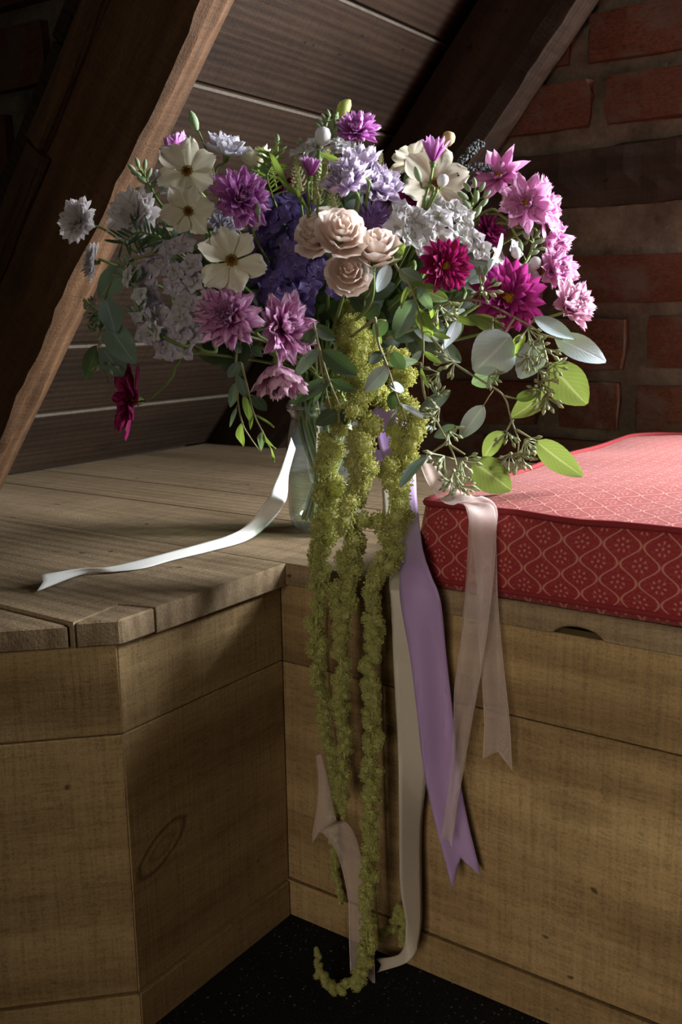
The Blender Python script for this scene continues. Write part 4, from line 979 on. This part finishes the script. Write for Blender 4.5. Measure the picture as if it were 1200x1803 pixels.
branch('green_eucalyptus', 'dark eucalyptus sprig with paired leaves crossing the jar rim', [[(552, 570), (562, 613), (580, 673), (598, 723), (597, 793)], [(560, 610), (572, 680), (585, 730)]],
       [(560, 615, 518, 664, 23, 'grey', 20), (567, 617, 627, 662, 36, 'dark', 10), (579, 670, 510, 709, 28, 'dark', 15), (578, 671, 551, 709, 10, 'grey', 30), (582, 670, 623, 688, 19, 'dark', 10), (593, 723, 556, 748, 27, 'dark', 10), (602, 720, 608, 748, 15, 'dark', 0), (587, 765, 583, 796, 9, 'green', 10), (597, 785, 600, 812, 8, 'green', 0), (553, 575, 590, 598, 24, 'dark', 0), (556, 580, 530, 610, 22, 'dark', 0)], [], lambda x, y: gc(x, y)-.01)
gl = lambda x, y: dome(x, y, -.01)
branch('green_eucalyptus', 'small leaved eucalyptus sprig hanging below the streaked pink flowers', [[(430, 590), (416, 625), (418, 696), (426, 744), (440, 770), (456, 792)], [(425, 640), (436, 684), (446, 726), (462, 760), (476, 785)]],
       [(420, 638, 402, 665, 20, 'grey'), (416, 674, 405, 717, 18, 'grey'), (420, 664, 434, 700, 19, 'grey'), (432, 694, 438, 740, 21, 'green'), (444, 696, 469, 723, 21, 'dark'), (416, 716, 404, 752, 8, 'grey'), (446, 730, 440, 757, 9, 'green'), (448, 730, 483, 752, 8, 'green'), (428, 744, 428, 785, 17, 'green'), (460, 760, 458, 793, 11, 'grey'), (462, 760, 486, 790, 15, 'green'), (472, 782, 483, 814, 13, 'green'), (425, 620, 405, 600, 16, 'dark'), (440, 610, 462, 628, 16, 'dark')], [], gl)
branch('silver_eucalyptus', 'dusky eucalyptus with overlapping round leaves on the shaded side near the rafter', [[(300, 440), (240, 455), (205, 480), (180, 540), (175, 620), (190, 672)]],
       [(216, 468, 176, 526, 42, 'grey', 10), (186, 526, 204, 586, 42, 'grey', -10, -.01), (190, 572, 238, 640, 50, 'grey', 8, -.02), (170, 610, 149, 668, 29, 'dark', 15), (180, 612, 217, 662, 42, 'grey', 10, .01), (186, 556, 156, 577, 30, 'dark', 20)],
       [(168, 560, 34, 220), (160, 540, 30, 150), (188, 645, 34, -80), (172, 585, 26, 200)], lambda x, y: dome(x, y, -.015))
# small greens
def sprig(label, stem, off, n, lpx, wpx, mk, sd, name='filler_sprig', spread=70, group=None):
    random.seed(sd); lv = []
    for i in range(n):
        t_ = i/(n-1); k = min(len(stem)-2, int(t_*(len(stem)-1))); f_ = t_*(len(stem)-1)-k
        x = stem[k][0]+(stem[k+1][0]-stem[k][0])*f_; y = stem[k][1]+(stem[k+1][1]-stem[k][1])*f_
        a = math.atan2(-(stem[k+1][1]-stem[k][1]), stem[k+1][0]-stem[k][0])+math.radians(spread)*(1 if i % 2 else -1)*random.uniform(.5, 1.1)
        l = lpx*random.uniform(.7, 1.15); lv.append((x, y, x+l*math.cos(a), y-l*math.sin(a), wpx*random.uniform(.8, 1.2), mk))
    T = branch(name, label, [stem], lv, [], lambda x, y: dome(x, y, off), M_STEM)
    if group: T['group'] = group
sprig('feathery fine green foliage behind the dark garnet flower', [(478, 345), (470, 310), (480, 285), (476, 268)], .01, 34, 30, 4, 'green', 2, 'feathery_sprig', 80)
sprig('feathery fine green foliage between shaded fringed flower and cream blooms', [(300, 430), (270, 415), (240, 410), (215, 430)], -.01, 26, 34, 5, 'dark', 3, 'feathery_sprig', 70)
sprig('single blade-like green leaves leaning beside the celosia plumes', [(540, 368), (525, 345), (505, 322)], -.03, 3, 60, 11, 'green', 4, 'blade_sprig', 12)
sprig('slender dark blade leaf crossing the pale lilac flowers', [(650, 320), (625, 300), (600, 285)], -.06, 2, 40, 9, 'green', 5, 'blade_sprig', 8)
T = thing('dark_herb_sprig', 'blackish lavender-like herb spikes poking out between cup flower and pink cluster', 'foliage', PG(820, 280, .02))
for pts in ([(800, 300), (820, 275), (846, 250)], [(805, 305), (830, 295), (860, 296)]):
    path = cr([PG(x, y, .02) for x, y in pts], 6); b = MB(); b.tube(path, .001, 4); rng = random.Random(1)
    for i, p in enumerate(path):
        for k in range(7): d = V((rng.uniform(-1, 1), rng.uniform(-1, 1), rng.uniform(-1, 1))).normalized(); b.octa(p+d*.0035, .0022, d)
    wpart('spike', b.mesh('spike', M_DARKSPRIG), T)
# dark greenery packed inside the bouquet
rngf = random.Random(77)
FIL = [((480, 560), (430, 470)), ((520, 560), (470, 400)), ((560, 560), (540, 380)), ((600, 560), (610, 380)), ((640, 560), (680, 390)), ((660, 560), (740, 400)), ((680, 570), (790, 430)), ((690, 580), (840, 470)), ((500, 580), (380, 430)), ((480, 590), (330, 460)),
       ((480, 600), (290, 400)), ((640, 580), (700, 520)), ((600, 590), (640, 540)), ((690, 590), (800, 520)), ((560, 500), (450, 330)), ((640, 480), (740, 330)), ((600, 470), (600, 300)), ((700, 520), (815, 455)), ((450, 560), (400, 620)), ((720, 560), (780, 600)), ((620, 620), (590, 560)), ((650, 620), (690, 560))]
NEAR = ['large flat cream bloom', 'dark garnet flower', 'violet hydrangea head', 'open rose in the middle', 'tall blush rose', 'white stock florets', 'crimson daisy', 'round-budded stock spike', 'orchid double flower', 'shaded lilac white stock',
        'shaded fringed flower', 'blue-grey paired eucalyptus leaves', 'shaded blush rose', 'wine daisy', 'half-closed cream flower', 'magenta cup flower', 'celosia plumes', 'small wine red flower', 'first streaked pink flower', 'seed clusters under the crimson daisy', 'amaranth massed under the roses', 'sunlit green eucalyptus leaves']
for i, (a, c) in enumerate(FIL):
    m_ = ((a[0]+c[0])/2+rngf.uniform(-15, 15), (a[1]+c[1])/2+rngf.uniform(-15, 15))
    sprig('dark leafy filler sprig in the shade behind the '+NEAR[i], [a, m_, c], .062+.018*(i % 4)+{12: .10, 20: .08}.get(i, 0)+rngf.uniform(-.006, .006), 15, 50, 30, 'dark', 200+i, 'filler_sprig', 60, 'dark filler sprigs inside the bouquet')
# ------------------------------------------------------------------ hanging amaranth
def amar_cluster(seed, nb):
    rng = random.Random(seed); b = MB(); b.blob((0, 0, 0), .74, .74, .74, 7, 5)
    for i in range(nb):
        v = (i+.5)/nb; th = math.acos(1-2*v)+rng.uniform(-.25, .25); a = i*2.39996+rng.uniform(-.4, .4)
        d = V((math.sin(th)*math.cos(a), math.sin(th)*math.sin(a), math.cos(th))); b.octa(d*rng.uniform(.74, 1.02), rng.uniform(.07, .13), (d+V((rng.uniform(-.6, .6), rng.uniform(-.6, .6), rng.uniform(-.6, .6)))).normalized())
    return b.mesh('flower_cluster', M_AMAR, False)
AMC = [amar_cluster(i, 150) for i in range(4)]; AMS = [amar_cluster(9+i, 110) for i in range(3)]
def strand(label, pts, rads, gs, seed, dens=1.0, up=()):
    # pts photo path, rads half-width in px along it, gs distance along it
    rng = random.Random(seed); n = len(pts)
    P3 = [G(x, y, g) for (x, y), g in zip(pts, gs)]
    sub = 10; path = cr(P3, sub); rr = []
    for k in range(len(path)):
        t_ = k/sub; i = min(n-2, int(t_)); f_ = t_-i; rr.append(1.06*(rads[i]*(1-f_)+rads[i+1]*f_)*mpp(path[k]))
    T = thing('hanging_amaranth', label, 'flower', P3[0]); b = MB(); b.tube(path, .0014, 5); k_, f_ = neck()
    lead = [G(*q) for q in up]; b.tube(cr([f_, k_, k_+UP*.035]+lead+[P3[0]], 6), .0014, 5); wpart('stem', b.mesh('stem', M_BUDYEL), T)
    acc = 0; last = path[0]; cnt = 0; dlump = 0
    for k in range(1, len(path)):
        acc += (path[k]-last).length; last = path[k]
        while acc > 0:
            r = rr[k]; tt = (path[min(k+1, len(path)-1)]-path[k-1]).normalized(); x = tt.orthogonal().normalized(); y = tt.cross(x)
            lump = .62+.46*abs(math.sin(cnt*.33+seed))
            cl = r*rng.uniform(.44, .62); a = rng.uniform(0, 6.28); o = r*lump*rng.uniform(.30, .62)
            p = path[k-1].lerp(path[k], rng.random())+(x*math.cos(a)+y*math.sin(a))*o
            me = rng.choice(AMC if cl/mpp(p) > 11 else AMS)
            obj('flower_cluster', me, T, T.matrix_basis.inverted() @ Matrix.Translation(p) @ Matrix.Rotation(rng.uniform(0, 6), 4, (rng.uniform(-1, 1), rng.uniform(-1, 1), 1)) @ Matrix.Diagonal((cl, cl, cl, 1)))
            acc -= r*.25/dens; cnt += 1
    return T
strand('lime green amaranth tassel hanging in the middle of three, ending halfway down the bench', [(622, 560), (626, 640), (640, 710), (640, 770), (632, 850), (620, 930), (614, 1000), (604, 1070), (600, 1150), (602, 1230), (607, 1300), (604, 1380), (603, 1440)],
       [26, 30, 36, 36, 34, 30, 28, 24, 20, 18, 16, 15, 10], [1.075, 1.045, 1.02, 1.0, .985, .975, .97, .965, .963, .962, .962, .962, .962], 3)
strand('longest amaranth tassel, sweeping onto the dark carpet in a hooked tip', [(702, 620), (712, 680), (722, 745), (702, 820), (690, 890), (682, 960), (664, 1040), (655, 1120), (652, 1200), (656, 1290), (652, 1390), (650, 1490), (647, 1590), (645, 1670), (637, 1712), (612, 1738), (580, 1735), (561, 1708), (558, 1668)],
       [22, 28, 32, 32, 32, 32, 26, 20, 19, 21, 20, 19, 17, 17, 16, 15, 13, 11, 6], [1.075, 1.05, 1.025, 1.005, .99, .98, .97, .962, .955, .95, .945, .94, .937, .93, .930, .932, .938, .945, .958], 4)
strand('amaranth tassel hanging closest to the glass jar', [(590, 700), (586, 780), (580, 850), (568, 920), (566, 980), (560, 1050), (556, 1130), (560, 1200), (572, 1270), (584, 1340), (594, 1410)],
       [20, 28, 34, 34, 26, 22, 19, 18, 16, 14, 9], [1.06, 1.035, 1.02, 1.0, .99, .985, .982, .98, .98, .98, .98], 5)
strand('thin shaded amaranth tip half hidden by sheer ribbon near the floor', [(586, 1330), (584, 1420), (588, 1500), (594, 1560), (602, 1592)], [8, 10, 11, 10, 5], [1.03, 1.03, 1.028, 1.025, 1.02], 6, up=[(600, 690, 1.09), (578, 850, 1.045), (566, 1000, 1.03), (562, 1150, 1.03)])
strand('short amaranth tip curling up behind the cream ribbon at the floor', [(668, 1655), (684, 1640), (698, 1612), (704, 1600), (708, 1630), (706, 1668)], [11, 12, 10, 9, 9, 6], [.975, .975, .972, .972, .972, .972], 7, up=[(690, 690, 1.09), (690, 850, 1.03), (668, 1020, 1.0), (656, 1200, .985), (656, 1400, .977), (660, 1570, .973)])
strand('shaded amaranth mass massed high under the roses', [(612, 540), (606, 580), (640, 600), (655, 660), (668, 720)], [26, 32, 34, 32, 26], [1.13, 1.11, 1.10, 1.09, 1.08], 8)
# ------------------------------------------------------------------ ribbons
def satin(name, col, rough=.48, an=.3):
    t = NT(name); uv = t.sep(t.coord('UV')); n = t.noise(t.comb(t.math('MULTIPLY', uv[0], 90), t.math('MULTIPLY', uv[1], 900), 0.0), 1.0, 1, .5)
    e = t.math('ABSOLUTE', t.math('SUBTRACT', uv[0], .5)); c = t.mix(t.ramp(e, [(.455, (0, 0, 0)), (.47, (.5, .5, .5))]), col, tuple(q*.7 for q in col))
    tr = t.n('ShaderNodeBsdfTranslucent'); t.l(c, tr.inputs[0])
    return t.done(t.mixs(.15, t.pbr(c, rough, t.bump(n, .25, .0005), .3, **{'Sheen Weight': .25}), tr.outputs[0]))
def sheer(name, col, op=.38):
    t = NT(name); uv = t.sep(t.coord('UV')); e = t.math('ABSOLUTE', t.math('SUBTRACT', uv[0], .5))
    edge = t.ramp(e, [(.465, (0, 0, 0)), (.48, (1, 1, 1))]); n = t.noise(t.comb(t.math('MULTIPLY', uv[0], 120), t.math('MULTIPLY', uv[1], 1500), 0.0), 1.0, 1, .5)
    lw = t.n('ShaderNodeLayerWeight'); lw.inputs[0].default_value = .45
    f = t.math('ADD', t.math('ADD', op-.12, t.math('MULTIPLY', n, .2)), t.math('ADD', t.math('MULTIPLY', edge, .35), t.math('MULTIPLY', lw.outputs[1], .25)), clamp=True)
    tp = t.n('ShaderNodeBsdfTransparent'); tr = t.n('ShaderNodeBsdfTranslucent'); tr.inputs[0].default_value = (*col, 1)
    return t.done(t.mixs(f, tp.outputs[0], t.mixs(.35, t.pbr(col, .4, None, .5), tr.outputs[0])))
M_WHITE = satin('white_satin', (.62, .61, .58)); M_CREAM = satin('cream_satin', (.56, .49, .40)); M_LAV = satin('lavender_satin', (.44, .29, .54)); M_ORG = sheer('blush_organza', (.84, .70, .66), .26)
def place(p, s_):
    k, v = s_
    return G(*p, v) if k == 'g' else (onY(*p, v) if k == 'y' else onZ(*p, v))
def ribbon(name, label, mat, rows, notch=0, nu=6, sub=8, wav=.0, part=None, parent=None):
    # rows: (one edge px, other edge px, place of edge one, place of edge two)
    A = cr([place(r[0], r[2]) for r in rows], sub); B = cr([place(r[1], r[3] if len(r) > 3 else r[2]) for r in rows], sub)
    b = MB(); n = len(A)-1; c0 = (A[0]+B[0])/2
    ln = sum((A[i+1]-A[i]).length for i in range(n)); wd = (A[n//2]-B[n//2]).length
    def fn(u, v):
        k = min(n-1, int(v*n)); f_ = v*n-k; a = A[k].lerp(A[k+1], f_); q = B[k].lerp(B[k+1], f_)
        if notch and v > .75:            # swallow-tail end
            back = (A[n]+B[n]-A[n-1]-B[n-1]).normalized(); k_ = notch*(1-abs(2*u-1))*((v-.75)/.25)**2; a = a-back*k_; q = q-back*k_
        p = a.lerp(q, u); w_ = q-a; t_ = A[k+1]-A[k]; nn = w_.cross(t_)
        if nn.length > 1e-9: p = p+nn.normalized()*(wav*math.sin(u*math.pi*2+v*5))
        return p-c0
    b.grid(nu, n, fn); b.uv = [tuple((u_, v_*ln) for u_, v_ in q) if q else None for q in b.uv]
    o = obj(name, b.mesh(name, mat), parent, Matrix.Translation(c0))
    md = o.modifiers.new('thickness', 'SOLIDIFY'); md.thickness = .0004 if mat is not M_ORG else .00015
    if label: tag(o, label, 'ribbon')
    return o
ZT = H+.0012
ribbon('satin_ribbon', 'white satin ribbon trailing across the seat boards to a forked end', M_WHITE, [
    ((512, 770), (520, 790), ('g', 1.20)), ((504, 798), (508, 835), ('g', 1.19)), ((488, 842), (506, 868), ('g', 1.175)), ((471, 877), (499, 889), ('g', 1.15)), ((434, 924), (470, 926), ('z', ZT+.022), ('z', ZT+.008)),
    ((401, 943), (434, 952), ('z', ZT+.012), ('z', ZT+.001)), ((355, 957), (369, 971), ('z', ZT+.010), ('z', ZT)), ((289, 975), (303, 987), ('z', ZT+.008), ('z', ZT)), ((243, 987), (252, 1001), ('z', ZT+.007), ('z', ZT)),
    ((194, 998), (200, 1007), ('z', ZT+.006), ('z', ZT+.001)), ((140, 1001), (146, 1011), ('z', ZT+.010), ('z', ZT+.001)), ((72, 1012), (64, 1042), ('z', ZT+.013), ('z', ZT+.001))], .006)
ribbon('satin_ribbon', 'cream satin ribbon hanging down to a curl on the carpet', M_CREAM, [
    ((672, 860), (704, 860), ('g', 1.10)), ((676, 930), (714, 930), ('g', 1.07)), ((684, 985), (724, 985), ('g', 1.025), ('g', 1.02)), ((685, 1030), (728, 1030), ('y', -.018), ('y', -.013)), ((688, 1060), (735, 1060), ('y', -.026), ('y', -.016)), ((693, 1180), (744, 1200), ('y', -.028), ('y', -.014)), ((700, 1320), (752, 1340), ('y', -.032), ('y', -.013)), ((702, 1450), (742, 1460), ('y', -.05), ('y', -.016)),
    ((704, 1560), (742, 1570), ('y', -.05), ('y', -.02)), ((714, 1630), (740, 1640), ('y', -.045), ('y', -.025)), ((704, 1678), (722, 1690), ('y', -.04), ('y', -.04)), ((662, 1688), (666, 1712), ('z', .010), ('z', .001))], .008)
ribbon('satin_ribbon', 'lavender satin ribbon with swallow-tail end hanging against the bench', M_LAV, [
    ((664, 700), (700, 690), ('g', 1.125)), ((662, 760), (722, 770), ('g', 1.115)), ((680, 830), (731, 830), ('g', 1.09)), ((698, 900), (733, 890), ('g', 1.06), ('g', 1.045)), ((702, 960), (740, 960), ('g', 1.03), ('y', -.030)), ((702, 1010), (757, 1010), ('y', -.020), ('y', -.028)), ((704, 1060), (775, 1060), ('y', -.036), ('y', -.032)),
    ((722, 1160), (786, 1160), ('y', -.038), ('y', -.020)), ((734, 1260), (796, 1250), ('y', -.040), ('y', -.018)), ((746, 1360), (806, 1350), ('y', -.034), ('y', -.014)), ((768, 1460), (822, 1440), ('y', -.034), ('y', -.014)), ((796, 1566), (846, 1541), ('y', -.034), ('y', -.014))], .026, nu=8, wav=.002)
yc_ = CY0-.012
ribbon('organza_ribbon', 'sheer blush organza ribbon draped over the cushion corner, longer front tail', M_ORG, [
    ((738, 815), (755, 800), ('g', 1.03)), ((752, 850), (775, 832), ('g', 1.01)), ((778, 880), (808, 862), ('z', CZ1+.019)), ((806, 888), (848, 876), ('z', CZ1+.018), ('z', CZ1+.021)), ((822, 898), (872, 894), ('y', yc_-.013)), ((823, 930), (872, 935), ('y', yc_-.010)), ((820, 1000), (868, 1010), ('y', yc_-.012)), ((816, 1060), (862, 1070), ('y', -.035)),
    ((810, 1130), (852, 1150), ('y', -.040), ('y', -.033)), ((800, 1210), (838, 1230), ('y', -.042), ('y', -.034)), ((796, 1300), (822, 1310), ('y', -.040), ('y', -.024)), ((788, 1400), (808, 1400), ('y', -.044), ('y', -.040)), ((776, 1480), (796, 1490), ('y', -.044), ('y', -.042))], .004, wav=.002)
ribbon('organza_ribbon', 'sheer blush organza ribbon tail beside the draped one, short and wide', M_ORG, [
    ((815, 886), (840, 882), ('z', CZ1+.009)), ((820, 900), (868, 895), ('y', yc_-.002)), ((830, 960), (872, 960), ('y', yc_)), ((838, 1040), (874, 1040), ('y', -.022)), ((842, 1120), (880, 1110), ('y', -.024), ('y', -.016)), ((848, 1200), (888, 1190), ('y', -.026), ('y', -.016)), ((852, 1270), (896, 1260), ('y', -.028), ('y', -.018)), ((850, 1335), (902, 1355), ('y', -.028), ('y', -.018))], .012, wav=.002)
ribbon('organza_ribbon', 'sheer brown-tinged organza ribbon looping beside the amaranth down to the floor', M_ORG, [
    ((556, 1330), (566, 1326), ('g', 1.03)), ((560, 1400), (582, 1390), ('g', 1.02)), ((548, 1480), (590, 1440), ('g', 1.01)), ((562, 1464), (606, 1446), ('g', .99)), ((592, 1500), (628, 1480), ('g', .985)), ((612, 1580), (650, 1580), ('g', .975)), ((614, 1650), (657, 1650), ('g', .965)), ((616, 1715), (660, 1735), ('g', .955))], .01, wav=.001)
# lavender bow loops behind the amaranth
ribbon('satin_ribbon', 'lavender bow loop glimpsed between the amaranth tassels at the jar neck', M_LAV, [
    ((640, 735), (640, 775), ('g', 1.15)), ((670, 715), (672, 760), ('g', 1.10)), ((700, 735), (700, 780), ('g', 1.09)), ((690, 790), (692, 835), ('g', 1.11)), ((650, 790), (652, 830), ('g', 1.14))], 0)
